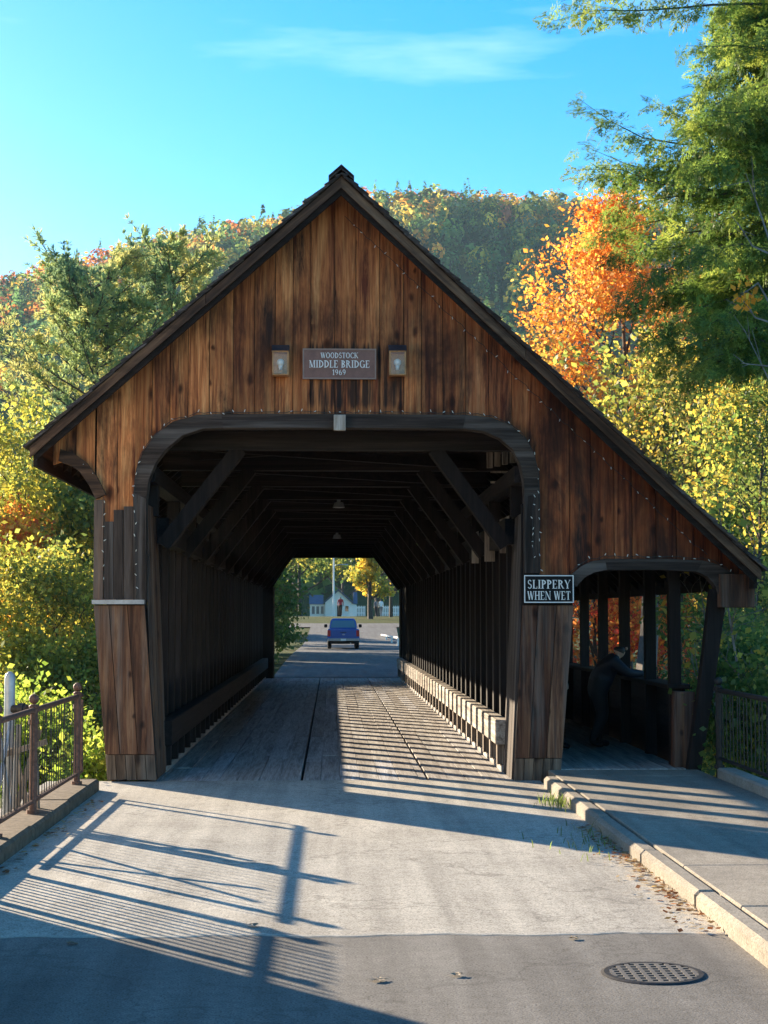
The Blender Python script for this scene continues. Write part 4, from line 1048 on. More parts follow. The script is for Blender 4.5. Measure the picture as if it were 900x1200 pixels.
for k, (p_, Y, h) in enumerate(((14, 50, 4.6), (60, 49, 4.2), (98, 50.5, 4.6), (40, 53, 5.2))):
    tree('leafy_bush', ['sunlit yellow-green bush above the standpipe', 'sunlit yellow-green bush above the middle railing post', 'sunlit bush on the far bank hard against the left pier', 'sunlit bush on the far bank above the left railing'][k], 'bush', TX(p_, Y), Y, h, 1.8, YG + [(.34, .40, .06)], seed=130 + k, z=-4.2, n_=7000, size=.14, scatter=.25, cb=.08, nl=(12, 5, 4), tr=.06, group='bushes on the far left bank')
# right bank
RG_ = 'trees on the right river bank'
tree('sugar_maple', 'blazing orange maple rising beyond the right roof slope', 'tree', TX(738, 60), 60, 18.6, 3.7, OR, [2, 3, 2, 1, 1], seed=21, z=-1.6, n_=23000, size=.155, scatter=.3, cb=.30, nl=(16, 6, 4), lean=(-.05, 0), tr=.22, group=RG_, up=.75)
tree('red_maple', 'red-leaved maple seen through the walkway openings', 'tree', TX(706, 50), 50, 7.2, 3.2, RD, seed=22, z=-1.9, n_=15000, size=.15, cb=.06, group=RG_, tr=.10)
tree('red_maple', 'orange-red low maple right of the grey trunk behind the walkway', 'tree', TX(770, 51), 51, 6.2, 2.2, RD + OR[:2], seed=23, z=-1.9, n_=10000, size=.15, cb=.06, group=RG_, tr=.10)
tree('grey_tree', 'stout grey trunk standing behind the walkway posts', 'tree', TX(752, 43), 43, 9.5, 2.6, YL[2:] + GR[2:], seed=24, z=-1.6, n_=4500, size=.16, cb=.5, bark='barkgrey', tr=.36, group=RG_)
tree('yellow_tree', 'yellow-leaved tree above the lower right roof edge', 'tree', TX(800, 40), 40, 9.6, 2.6, YL[1:] + OL + GR[1:], seed=25, z=-1.6, n_=9500, size=.11, cb=.3, group=RG_, tr=.10)
tree('yellow_tree', 'thin yellow-green tree with bare stems at the right edge', 'tree', TX(880, 31), 31, 7.6, 2.0, YL[1:] + GR[1:], seed=26, z=-1.7, n_=10000, size=.09, cb=.25, group=RG_, tr=.08)
tree('yellow_tree', 'sparse yellowish tree behind the right eave block', 'tree', TX(835, 52), 52, 9.5, 3.0, OL + GR[1:] + YL[2:], seed=27, z=-1.6, n_=9000, size=.13, cb=.25, group=RG_, tr=.12)
tree('green_tree', 'green tree low behind the right walkway brace', 'tree', TX(862, 36), 36, 5.4, 2.0, GR, seed=28, z=-1.7, n_=12000, size=.10, cb=.12, group=RG_, tr=.08)
tree('green_tree', 'tall green and yellow tree beyond the right photo edge', 'tree', TX(930, 44), 44, 12.5, 3.2, GR + OL + YL[2:], seed=29, z=-1.7, n_=12000, size=.12, cb=.2, group=RG_, tr=.14)
for k, (p_, Y, h, s) in enumerate(((884, 21.5, 3.0, .8), (925, 18.0, 2.6, .9), (866, 27.0, 3.2, 1.0))):
    tree('leafy_bush', ['green bush behind the right railing beside the brace post', 'green bush at the right edge behind the iron railing', 'tall bush behind the walkway brace on the right bank'][k], 'bush',
         TX(p_, Y), Y, h, s, GR + YL[2:3], seed=40 + k, z=-1.7, n_=8000, size=.075, scatter=.17, cb=.1, nl=(12, 5, 4), tr=.035, up=.8, group='bushes on the right bank')
# bare saplings by the right railing
for k, (p_, Y, h) in enumerate(((842, 19.5, 3.9), (872, 18.6, 4.6))):
    tree('bare_sapling', ['bare grey sapling just right of the brace post', 'bare forked sapling at the right edge above the railing'][k], 'sapling', TX(p_, Y), Y, h, .8, YL[1:] + OR[2:3], seed=50 + k, z=-1.3, n_=140, size=.09, cb=.4, nl=(6, 4, 2), tr=.035, bark='barkgrey', up=.9, group='saplings by the right railing')

# white pines on the far left bank
def pine(name, label, x, y, z, h, spread, cb, seed, dens=1.0, lean=(0, 0)):
    rg = np.random.default_rng(seed); segs = []; tuf = []
    n_ = 14; P = [np.array([lean[0] * t ** 1.2, lean[1] * t, h * t]) + np.append(rg.normal(0, .05, 2), 0) for t in np.linspace(0, 1, n_ + 1)]
    for i in range(n_): segs.append((P[i], P[i + 1], .24 * (1 - .9 * i / n_), .24 * (1 - .9 * (i + 1) / n_)))
    k = 0; t = cb
    while t < .985:
        f = t * n_; i = int(f); b0 = P[i] + (P[i + 1] - P[i]) * (f - i); u = (t - cb) / (1 - cb)
        for q in range(rg.integers(3, 6)):
            a = k * 1.3 + q * 1.45 + rg.uniform(-.5, .5); k += 1
            Ln = spread * (1.05 * (1 - u) ** .55 * (.55 + .5 * min(1, u * 3)) + .12) * rg.uniform(.5, 1.15)
            d = unit(np.array([math.cos(a), math.sin(a), .18 + .35 * u + rg.uniform(-.15, .2)])); p = b0
            for s in range(6):
                d = unit(d + rg.normal(0, .09, 3) + np.array([0, 0, .05])); q2 = p + d * Ln / 6
                segs.append((p, q2, .05 * (1 - s / 6.5), .05 * (1 - (s + 1) / 6.5)))
                if s >= 1:
                    for e_ in range(int(4 * dens)):
                        sd = unit(d * .6 + rg.normal(0, .6, 3) + np.array([0, 0, .3])); l2 = Ln * .22 * rg.uniform(.4, 1.1); tip = p + (q2 - p) * rg.uniform() + sd * l2
                        segs.append((p, tip, .014, .006))
                        for w_ in (.5, .75, 1.0): tuf.append((p + (tip - p) * w_, sd))
                p = q2
            tuf.append((p, d))
        t += rg.uniform(.022, .045)
    # leader candles
    for q in range(8): tuf.append((P[-1] + np.array([rg.normal(0, .12), rg.normal(0, .12), rg.uniform(-.3, .15)]), np.array([0, 0, 1.0])))
    T_ = np.array([a for a, b_ in tuf]); D_ = np.array([b_ for a, b_ in tuf]); m_ = len(T_); K = 12
    c = np.repeat(T_, K, 0); dd = np.repeat(D_, K, 0) * .8 + rg.normal(0, .62, (m_ * K, 3)) + np.array([0, 0, .25]); dd /= np.linalg.norm(dd, axis=1, keepdims=True)
    s_ = np.cross(dd, rg.normal(0, 1, (m_ * K, 3))); s_ /= np.linalg.norm(s_, axis=1, keepdims=True)
    L_ = rg.uniform(.16, .36, (m_ * K, 1)); V = np.stack([c, c + dd * L_ * .55 + s_ * .027, c + dd * L_, c + dd * L_ * .55 - s_ * .027], 1).reshape(-1, 3)
    ph = np.sin(T_[:, 0] * 1.3) + np.sin(T_[:, 2] * 1.1 + T_[:, 1]); base = np.array([[.29, .36, .14], [.42, .40, .14], [.17, .25, .13]])
    pick = np.repeat(np.where(ph + rg.normal(0, .7, m_) > .6, 1, np.where(ph + rg.normal(0, .7, m_) < -.8, 2, 0)), K)
    C = base[pick] * rg.uniform(.75, 1.25, (m_ * K, 1))
    g = empty(name, (x, y, z)); tag(g, label, 'tree', 'pines on the far left bank')
    link('trunk', fast_mesh('trunk', tubes(segs, 4), 4, M['bark']), g); link('crown', fast_mesh('crown', V, 4, M['needle'], C), g)
pine('white_pine', 'olive pine with wide drooping limbs left of the gable', TX(123, 70), 70, -.5, 17.2, 7.2, .30, 61, 1.0, (-.7, 0))
pine('white_pine', 'taller dense olive pine close to the left roof slope', TX(200, 73), 73, -.5, 18.9, 6.5, .30, 62, 1.0, (.1, 0))
pine('white_pine', 'lower pine half hidden behind the left roof slope', TX(262, 80), 80, 0, 17.6, 5.0, .3, 63, 1.0)

# eastern hemlock hanging in from the right
def hemlock():
    rg = np.random.default_rng(77); tx, ty, tz = 5.6, 16.6, -1.2
    # template frond, pointing +x, lying in xy
    T_ = []
    def dia(p, d, l, w_):
        s_ = np.array([-d[1], d[0], 0]); T_.append([p, p + d * l * .45 + s_ * w_, p + d * l, p + d * l * .45 - s_ * w_])
    for i in range(9):
        f = .05 + .95 * i / 9
        for sg_ in (-1, 1):
            if rg.uniform() < .12: continue
            ang = sg_ * R(50 + rg.uniform(-18, 18)); d = np.array([math.cos(ang), math.sin(ang), rg.uniform(-.25, .15)]); l = (.50 * (1 - f) ** .7 + .10) * rg.uniform(.55, 1.2)
            p = np.array([f, 0, rg.uniform(-.02, .02)]); nk = max(1, int(l / .15))
            for k in range(nk):
                q = p + d * l * (k + .4) / nk
                for s2 in (-1, 1):
                    a2 = ang + s2 * R(rg.uniform(25, 50)); d2 = np.array([math.cos(a2), math.sin(a2), rg.uniform(-.5, .25)]); dia(q, d2, .17 * rg.uniform(.6, 1.3), .024)
            dia(p + d * l * .55, d, l * .55, .022)
    dia(np.array([.85, 0, 0]), np.array([1.0, 0, 0]), .25, .022)
    T_ = np.array(T_); nq = len(T_); T_ = T_.reshape(-1, 3)
    segs = []; fr = []
    def bough(p, tip, sag, nfr, fl, w0):
        p = np.array(p, float); tip = np.array(tip, float); pts = []
        for t in np.linspace(0, 1, 9):
            q = p + (tip - p) * t; q[2] += sag * math.sin(math.pi * t * .9) ; q += rg.normal(0, .03, 3); pts.append(q)
        for i in range(8): segs.append((pts[i], pts[i + 1], w0 * (1 - i / 8.6), w0 * (1 - (i + 1) / 8.6)))
        pts = np.array(pts); Ln = np.linalg.norm(tip - p)
        for k in range(nfr):
            t = (.18 + .82 * (k + rg.uniform()) / nfr); f = min(t * 8, 7.999); i = int(f); q = pts[i] + (pts[i + 1] - pts[i]) * (f - i) + rg.normal(0, .05, 3)
            d = unit(pts[i + 1] - pts[i]); s_ = unit(np.cross(d, [0, 0, 1.0])) * (1 if k % 2 else -1)
            if t > .95: s_ *= .1
            dd = unit(d * .8 + s_ * rg.uniform(.5, 1.1) + np.array([0, 0, rg.uniform(-1.0, .25)]) + rg.normal(0, .25, 3)); l = fl * rg.uniform(.45, 1.15) * (1.15 - .55 * t)
            fr.append((q, dd, l))
    def PX(a, b_, Y): p = onY(a, b_, Y); return np.array([p.x - tx, p.y - ty, p.z - tz])
    H = 15.0
    for i in range(12): segs.append((np.array([0, 0, H * i / 12]), np.array([0, 0, H * (i + 1) / 12]), .24 * (1 - .9 * i / 12), .24 * (1 - .9 * (i + 1) / 12)))
    tips = [(648, 22, 15.6, .10, 26), (655, 8, 16.4, .2, 18), (672, 98, 16.6, -.55, 26), (766, 100, 16.0, -.45, 18), (690, 165, 17.0, -.25, 26), (684, 185, 16.2, -.1, 20), (706, 215, 16.8, .1, 26), (716, 250, 15.8, .12, 26),
            (704, 275, 17.4, .1, 22), (722, 305, 16.4, .18, 28), (738, 340, 15.6, .2, 26), (728, 372, 16.8, .2, 26), (752, 405, 15.9, .25, 28), (772, 430, 16.6, .25, 26), (790, 462, 15.7, .3, 26), (820, 462, 16.3, .3, 22),
            (810, 60, 15.2, .15, 22), (818, 130, 15.4, .1, 24), (800, 200, 15.0, .1, 26), (812, 300, 14.8, .15, 26), (830, 390, 14.9, .2, 26), (850, 450, 15.2, .25, 24), (835, 20, 16.9, .2, 22), (800, 150, 17.5, .1, 24), (790, 255, 17.6, .15, 26), (800, 350, 17.3, .2, 26)]
    for k in range(46):
        b0 = rg.uniform(20, 440); lim = float(np.interp(b0, [0, 90, 150, 300, 420, 500], [830, 815, 790, 745, 780, 840])); tips.append((lim + rg.uniform(0, 110), b0, rg.uniform(14.8, 18.0), rg.uniform(-.1, .3), 20))
    for a, b_, Y, sag, nf in tips:
        t_ = PX(a, b_, Y); z0 = t_[2] + rg.uniform(.1, .9) if sag > 0 else t_[2] - rg.uniform(.1, .5)
        bough((0, 0, z0), t_, sag, int(nf * 4.0), .36, .026)
    for k in range(60):
        z0 = rg.uniform(5.4, 12.6); a = rg.uniform(0, 6.28); L_ = 3.0 * (1.08 - (z0 / 15) * .75) * rg.uniform(.7, 1.1)
        if math.cos(a) < -.2: L_ *= .75
        t_ = np.array([math.cos(a) * L_, math.sin(a) * L_ * .8, z0 - rg.uniform(.1, 1.0)]); bough((0, 0, z0), t_, .2, 64, .36, .024)
    V = []; C = []
    fr2 = []
    for q, d, l in fr:
        if (q[0] + tx) / (q[1] + ty) > .285 and rg.uniform() > .12: continue
        fr2.append((q, d, l))
    fr = fr2
    for q, d, l in fr:
        roll = rg.uniform(-1.2, 1.2); s_ = unit(np.cross([0, 0, 1.0], d)); n3 = np.cross(d, s_); s2 = s_ * math.cos(roll) + n3 * math.sin(roll); n2 = np.cross(d, s2)
        X = T_ * l; X = X.copy(); X[:, 2] -= .28 * l * (T_[:, 0]) ** 2 + .12 * l * np.abs(T_[:, 1])
        V.append(q + X[:, :1] * d + X[:, 1:2] * s2 + X[:, 2:3] * n2)
        c0 = np.array([[.12, .19, .04], [.17, .24, .045], [.25, .29, .055], [.085, .14, .036]])[rg.integers(0, 4)]; C.append(np.tile(c0 * rg.uniform(.8, 1.2), (nq, 1)) * rg.uniform(.8, 1.25, (nq, 1)))
    g = empty('hemlock_tree', (tx, ty, tz)); tag(g, 'large green hemlock hanging in from the upper right', 'tree')
    link('trunk', fast_mesh('trunk', tubes(segs, 5), 4, M['bark']), g); link('crown', fast_mesh('crown', np.concatenate(V), 4, M['needle'], np.concatenate(C)), g)
    return nq * len(fr)
nh = hemlock()
# bare twigs with a last cluster of orange leaves, in front of the hemlock
rg = np.random.default_rng(5); segs = []; base = onY(935, 470, 13.6); g = empty('oak_sapling', (base.x, base.y, -.9)); tag(g, 'bare grey twigs with a small bunch of orange leaves before the hemlock', 'sapling')
def PXo(a, b_): p = onY(a, b_, 13.6); return np.array([p.x - base.x, rg.normal(0, .05), p.z + .9])
st_ = [PXo(940, 700), PXo(935, 470), PXo(915, 380), PXo(905, 300)]
segs += [(np.array([.1, 0, 0]), st_[0], .04, .035)]
for i in range(3): segs.append((st_[i], st_[i + 1], .03 - .007 * i, .025 - .007 * i))
for a, b_, c, d_, e_, f_ in ((915, 380, 885, 372, 868, 350), (935, 470, 900, 430, 870, 425), (905, 300, 890, 250, 872, 205), (915, 380, 890, 330, 866, 348), (935, 470, 905, 455, 872, 385), (905, 300, 880, 290, 862, 262)):
    p, q, r_ = PXo(a, b_), PXo(c, d_), PXo(e_, f_); segs += [(p, q, .012, .008), (q, r_, .008, .003)]
    for k in range(3): segs.append((q + (r_ - q) * rg.uniform(), r_ + rg.normal(0, .1, 3), .004, .002))
link('trunk', fast_mesh('trunk', tubes(segs, 5), 4, M['barkgrey']), g)
V, C = leaves(rg, np.array([PXo(872, 348), PXo(868, 352), PXo(880, 345), PXo(866, 330), PXo(876, 356)]), .052, [(.72, .36, .03), (.70, .28, .03), (.68, .44, .05)], None, .045, 70)
link('crown', fast_mesh('crown', V, 4, M['leaf'], C), g)

# beyond the far portal
FG = 'street trees beyond the bridge'
tree('street_tree', 'dense green tree left of the road beyond the far portal', 'tree', -5.2, 73, 7.0, 2.4, GR + DG[2:], seed=71, n_=9000, size=.2, group=FG, cb=.1, z=-.1)
tree('street_tree', 'green tree leaning over the road left of the truck', 'tree', -6.2, 95, 11, 4.2, GR + OL, seed=72, n_=9000, size=.25, group=FG, cb=.15)
tree('street_tree', 'golden yellow tree right of the truck by the white fence', 'tree', TX(434, 145), 145, 5.6, 1.8, [(.58, .40, .05), (.50, .36, .05), (.40, .38, .07), (.26, .28, .06)], seed=73, n_=4200, size=.28, group=FG, cb=.28, nl=(11, 5, 4), tr=.28)
tree('street_tree', 'large olive green tree above the golden one at the portal edge', 'tree', TX(458, 152), 152, 9, 3.6, GR[1:] + OL, seed=74, n_=7500, size=.32, group=FG, cb=.2, tr=.2)
tree('street_tree', 'green and gold tree behind the cottage left of the pole', 'tree', TX(352, 185), 185, 15, 5.5, GR[1:] + YL[2:], seed=75, n_=8000, size=.4, group=FG, cb=.12, tr=.25)
tree('street_tree', 'dark evergreen mass behind the cottage roof', 'tree', TX(402, 262), 262, 22, 8, DG, seed=76, n_=9000, size=.55, group=FG, cb=.1, tr=.3)
tree('street_tree', 'dark green tree behind the golden tree', 'tree', TX(442, 240), 240, 18, 7, DG + GR[:1], seed=78, n_=8000, size=.5, group=FG, cb=.1, tr=.3)
tree('street_tree', 'tall green tree behind the far left roadside', 'tree', TX(322, 215), 215, 17, 7, GR, seed=79, n_=8000, size=.5, group=FG, cb=.1, tr=.3)
tree('street_tree', 'low spreading green tree filling the left side of the far opening', 'tree', -4.0, 70, 6.4, 2.3, GR + OL, seed=85, n_=11000, size=.16, group=FG, cb=.05, tr=.1, z=-.1)
tree('leafy_bush', 'green roadside shrub left of the truck', 'bush', -3.5, 80, 3.6, 1.5, GR, seed=86, n_=6000, size=.17, cb=.05, tr=.05, z=-.1)
tree('leafy_bush', 'bright green shrub at the left foot of the far portal', 'bush', -3.05, 55, 1.6, .8, GR[2:] + YG[:2], seed=80, n_=2600, size=.13, cb=.05, z=-.1, nl=(12, 5, 4), tr=.03)
tree('leafy_bush', 'leafy roadside shrub left of the far road', 'bush', -3.4, 64, 4.6, 1.6, GR + YG[:1], seed=81, n_=9000, size=.15, cb=.05, z=-.1, nl=(12, 5, 4), tr=.04)
tree('street_tree', 'green tree right of the far portal shading the road', 'tree', 8.2, 84, 11, 4.3, GR + OL, seed=82, n_=8000, size=.25, group=FG, cb=.2, tr=.15)
tree('street_tree', 'tall tree left of the far portal shading the deck end', 'tree', -8.0, 61, 7, 3.0, GR + YG, seed=83, n_=9000, size=.22, group=FG, cb=.15, tr=.18)
tree('street_tree', 'tall tree left of the road throwing shade over the truck', 'tree', -11, 112, 10, 4, GR + YG, seed=84, n_=9000, size=.3, group=FG, cb=.12, tr=.2)

for k, (x, y, h) in enumerate(((-13, 74, 6.5), (-16, 96, 7.5), (-9.5, 82, 7), (-15, 128, 8.5))):
    tree('street_tree', ['broad tree left of the far road shading the portal end', 'broad green tree well left of the truck', 'green tree left of the road between portal and truck', 'green tree left of the far junction'][k], 'tree', x, y, h, 3.4, GR + YG, seed=90 + k, n_=9000, size=.3, group=FG, cb=.1, tr=.2)
# forest covering the hill: one mass
def forest():
    rg = np.random.default_rng(9); pts = []
    for y0, y1, sp in ((205, 300, 9.0), (300, 480, 8.8), (480, 700, 8.6), (700, 850, 8.2)):
        y = y0
        while y < y1:
            half = 40 + y * .31; x = -half
            while x < half:
                xx, yy_ = x + rg.uniform(-3, 3), y + rg.uniform(-3, 3); x += sp
                if yy_ < 300 and -26 < xx - 8 < 40: continue
                pts.append((xx, yy_))
            y += sp
    P = np.array(pts); Z = hgt(P[:, 0], P[:, 1]); n_ = len(P); K = 70
    r_ = rg.uniform(2.9, 5.4, n_); hh = r_ * rg.uniform(.95, 1.4, n_)
    con = rg.uniform(size=n_) < np.where(P[:, 1] > 700, .12, .34)
    r_ = np.where(con, r_ * .68, r_); hh = np.where(con, hh * 1.5, hh)
    pal = np.array([[.08, .15, .065], [.12, .21, .07], [.21, .29, .075], [.34, .31, .085], [.68, .25, .06], [.72, .36, .07], [.72, .52, .10], [.46, .18, .09], [.24, .27, .13]])
    wt = np.array([1.6, 3.0, 3.2, 2.0, .7, .9, .8, .4, 1.2]); wt2 = np.array([.6, 1.0, 2.0, 2.6, 1.6, 1.8, 1.6, .6, .8])
    left = P[:, 0] < -95
    k1 = np.searchsorted(np.cumsum(wt / wt.sum()), rg.uniform(size=n_)); k2 = np.searchsorted(np.cumsum(wt2 / wt2.sum()), rg.uniform(size=n_))
    k = np.where((P[:, 1] > 735) | (left & (rg.uniform(size=n_) < .6)), k2, k1); k = np.where(con, rg.integers(0, 2, n_), k)
    d = rg.normal(0, 1, (n_, K, 3)); d[:, :, 2] = d[:, :, 2] * .9 + .12; d /= np.linalg.norm(d, axis=2, keepdims=True)
    rad = rg.uniform(.6, 1.0, (n_, K, 1)) ** .4
    off_ = d * rad; u = (off_[:, :, 2:3] + 1) / 2; tap = np.where(con[:, None, None], np.clip(1.1 - u, .08, 1), 1.0)
    lob = 1 + .22 * np.sin(d[:, :, :1] * 5 + rg.uniform(0, 6, (n_, 1, 1))) * np.sin(d[:, :, 2:3] * 6 + rg.uniform(0, 6, (n_, 1, 1)))
    c = np.empty((n_, K, 3)); c[:, :, :2] = P[:, None, :] + off_[:, :, :2] * r_[:, None, None] * tap * lob; c[:, :, 2:3] = (Z + hh * .75)[:, None, None] + off_[:, :, 2:3] * hh[:, None, None] * lob
    nrm = d + rg.normal(0, .24, d.shape); nrm /= np.linalg.norm(nrm, axis=2, keepdims=True)
    a = np.cross(nrm, rg.normal(0, 1, d.shape)); a /= np.linalg.norm(a, axis=2, keepdims=True); b_ = np.cross(nrm, a)
    s_ = (r_[:, None, None] * rg.uniform(.15, .32, (n_, K, 1)))
    V = np.stack([c - a * s_, c - b_ * s_ * .7, c + a * s_, c + b_ * s_ * .7], 2).reshape(-1, 3)
    C = (pal[k][:, None, :] * rg.uniform(.6, 1.4, (n_, 1, 1)) * rg.uniform(.75, 1.25, (n_, K, 1))).reshape(-1, 3)
    tag(link('forest', fast_mesh('forest', V, 4, M['farleaf'], C)), 'autumn forest in green, rust and gold covering the hill', 'forest', kind='stuff')
    return n_ * K
nf = forest()
print('hemlock quads', nh, 'forest quads', nf)

# ================================================================== TRUCK, COTTAGE, STREET
def pickup():
    Yt = onZ(402, 761).y; Yt = min(Yt, 93); x = xat(402.5, Yt); z = float(hgt(0, Yt)) + .078
    g = empty('pickup_truck', (x, Yt, z)); tag(g, 'dark blue pickup truck driving away on the road beyond the bridge', 'truck')
    blue = plain('truck_blue', (.02, .085, .36), .25, .2, spec=.7); blk = M['black']; chrome = plain('bumper_steel', (.30, .32, .36), .3, .8); red = plain('tail_lens', (.45, .02, .02), .25)
    W = .88
    m = MB(); m.prism_xz([(-W, .50), (W, .50), (W + .02, .75), (W, 1.02), (W - .03, 1.10), (-W + .03, 1.10), (-W, 1.02), (-W - .02, .75)], 0.06, 5.0); body = m.build('body', blue, g, .02)
    m = MB(); m.hexa([(-W + .08, 1.85, 1.09), (W - .08, 1.85, 1.09), (W - .08, 3.9, 1.09), (-W + .08, 3.9, 1.09), (-W + .22, 2.0, 1.68), (W - .22, 2.0, 1.68), (W - .22, 3.2, 1.70), (-W + .22, 3.2, 1.70)]); m.build('cab', blue, g, .05, seg=2)
    m = MB(); m.hexa([(-W + .16, 1.855, 1.17), (W - .16, 1.855, 1.17), (W - .16, 1.9, 1.17), (-W + .16, 1.9, 1.17), (-W + .27, 1.955, 1.58), (W - .27, 1.955, 1.58), (W - .27, 2.0, 1.58), (-W + .27, 2.0, 1.58)]); m.build('rear_window', plain('sky_toned_rear_glass', (.10, .14, .17), .08, spec=1), g, .01)  # glass colour lightened to carry the sky seen through it
    for s in (-1, 1):
        m = MB(); m.hexa([(s * (W - .072), 2.15, 1.17), (s * (W - .07), 3.5, 1.17), (s * (W - .05), 3.5, 1.17), (s * (W - .05), 2.15, 1.17), (s * (W - .20), 2.2, 1.57), (s * (W - .20), 3.1, 1.57), (s * (W - .17), 3.1, 1.57), (s * (W - .17), 2.2, 1.57)]); m.build('side_window', M['darkglass'], g)
        B((s * (W - .16), .035, .70), (s * (W + .005), .12, 1.04), 'tail_light', red, g, .015)
        m = MB(); m.box((s * (W + .02), 3.3, 1.17), (s * (W + .20), 3.4, 1.36)); m.build('mirror', blk, g, .03)
        for yy_ in (1.05, 4.05):
            m = MB(); m.tube([(s * (W - .22), yy_, .345), (s * (W - .20), yy_, .345), (s * (W - .02), yy_, .345), (s * W, yy_, .345)], [.30, .345, .345, .30], 22); t_ = m.build('wheel', blk, g)
            m = MB(); m.tube([(s * (W - .05), yy_, .345), (s * (W + .008), yy_, .345)], .19, 16); m.build('rim', chrome, t_)
    B((-W + .19, .03, .66), (W - .19, .058, 1.05), 'tailgate', blue, g, .012)
    B((-.17, .018, .90), (.17, .032, .935), 'tailgate_handle', blk, g)
    m = MB(); m.ball((0, .028, .80), .09, 12, 6, (1, .08, .45)); m.build('emblem', chrome, g)
    B((-W + .02, -.09, .44), (W - .02, .05, .60), 'bumper', chrome, g, .02); B((-.15, -.10, .455), (.15, -.093, .575), 'licence_plate', M['white'], g)
    B((-W + .15, .1, .28), (W - .15, 4.6, .5), 'chassis', blk, g); m = MB(); m.tube([(.4, -.02, .33), (.4, .5, .33)], .035, 8); m.build('exhaust', chrome, g)
pickup()
ZB = lambda y: float(hgt(3, y))
# cottage
Yh = 226.0; ux = Yh / FPX
def hx(a): return xat(a, Yh)
zb0 = ZB(Yh) - .05
ct = empty('cottage', (hx(396), Yh, zb0)); tag(ct, 'small pale cottage with a front gable and glazed porch beyond the junction', 'house')
cream = plain('cream_clapboard', (.80, .79, .74), .7, 0, .1, 6); slate = plain('slate_blue_roof', (.10, .13, .19), .7, 0, .25, 4)
def lx(a): return hx(a) - hx(396)
w0, w1 = lx(381), lx(412); hw = 2.0; hp = 3.75
m = MB(); m.prism_xz([(w0, 0), (w1, 0), (w1, hw), ((w0 + w1) / 2, hp - .15), (w0, hw)], 0, 6); m.build('wall', cream, ct)
for s in (0, 1):
    e_ = (w0 - .25, w1 + .25)[s]; c_ = (w0 + w1) / 2
    m = MB(); m.prism_xz([(e_, hw - .12), (c_, hp), (c_, hp + .16), (e_, hw + .04)], -.35, 6.2); m.build('roof', slate, ct)
m = MB(); m.prism_xz([(w1 + .002, 0), (lx(418), 0), (lx(418), 1.7), (w1 + .002, 1.9)], 1.2, 6); m.build('side_wall', cream, ct)
m = MB(); m.prism_yz([(1.0, 1.85), (6.2, 1.85), (3.6, 3.5)], w1 + .26, lx(419)); m.build('side_roof', slate, ct)
B((lx(363), .6, 0), (w0 - .004, 6, 1.75), 'porch', cream, ct)
m = MB(); m.prism_yz([(.3, 1.76), (6.2, 1.76), (3.6, 3.1)], lx(362), w0 - .26); m.build('porch_roof', slate, ct)
for k in range(3):
    a0 = lx(365 + k * 5.2); f_ = B((a0, .55, .35), (a0 + .5, .6, 1.55), 'window', M['white'], ct); B((a0 + .05, .535, .42), (a0 + .45, .548, 1.48), 'pane', plain('porch_pane', (.10, .14, .17), .1, spec=1), f_)
f_ = B((lx(394), -.05, 0), (lx(401), -.002, 1.75), 'door', M['white'], ct); B((lx(395), -.07, .05), (lx(400), -.052, 1.65), 'door_panel', M['black'], f_)
f_ = B((lx(404), -.05, .7), (lx(409), -.002, 1.6), 'window', M['white'], ct); B((lx(404.6), -.07, .78), (lx(408.4), -.052, 1.52), 'pane', M['darkglass'], f_)
# street lamp pole
Yp = 168.0; pl = empty('street_lamp', (xat(391, Yp), Yp, ZB(Yp))); tag(pl, 'white street lamp pole standing before the cottage', 'lamp post')
m = MB(); m.tube([(0, 0, 0), (0, 0, 6.3)], [.12, .08], 10); m.build('pole', M['white'], pl)
m = MB(); m.tube([(0, 0, 4.9), (.15, 0, 5.3), (1.3, 0, 5.4)], .04, 6); m.build('arm', M['galv'], pl); m = MB(); m.box((.9, -.12, 5.3), (1.5, .12, 5.42)); m.build('lamp_head', M['galv'], pl, .03)
# white picket fence
Yf = 186.0
for (a0, a1, lab) in ((410, 428, 'white picket fence left of the golden tree'), (446, 474, 'white picket fence at the right edge of the far portal')):
    xa, xb = xat(a0, Yf), xat(a1, Yf); fc = empty('picket_fence', (xa, Yf, ZB(Yf))); tag(fc, lab, 'fence', 'white fences beyond the junction')
    for z_ in (.35, .95): B((0, 0, z_), (xb - xa, .05, z_ + .1), 'rail', M['white'], fc)
    pm = MB(); pm.prism_xz([(-.06, .05), (.06, .05), (.06, 1.15), (0, 1.25), (-.06, 1.15)], -.03, -.003); pme_ = pm.mesh('picket', M['white'])
    k = 0.0
    while k < xb - xa: link('picket', pme_, fc, (k, 0, 0)); k += .19
# white barrier rail on the right of the far road
p = onZ(457, 741, .25); bl = empty('barrier_rail', (xat(456, 100), 100, float(hgt(0, 100)) + .07)); tag(bl, 'white wooden barrier rail at the right side of the far road', 'barrier')
m = MB(); m.beam((0, 16, .5), (.55, 0, .5), .04, .10); m.build('rail', M['white'], bl)
for t_ in (0, .33, .66, 1): B((.55 * t_ - .06, 16 - 16 * t_ - .06, -.05), (.55 * t_ + .06, 16 - 16 * t_ + .06, .48), 'post', M['white'], bl)

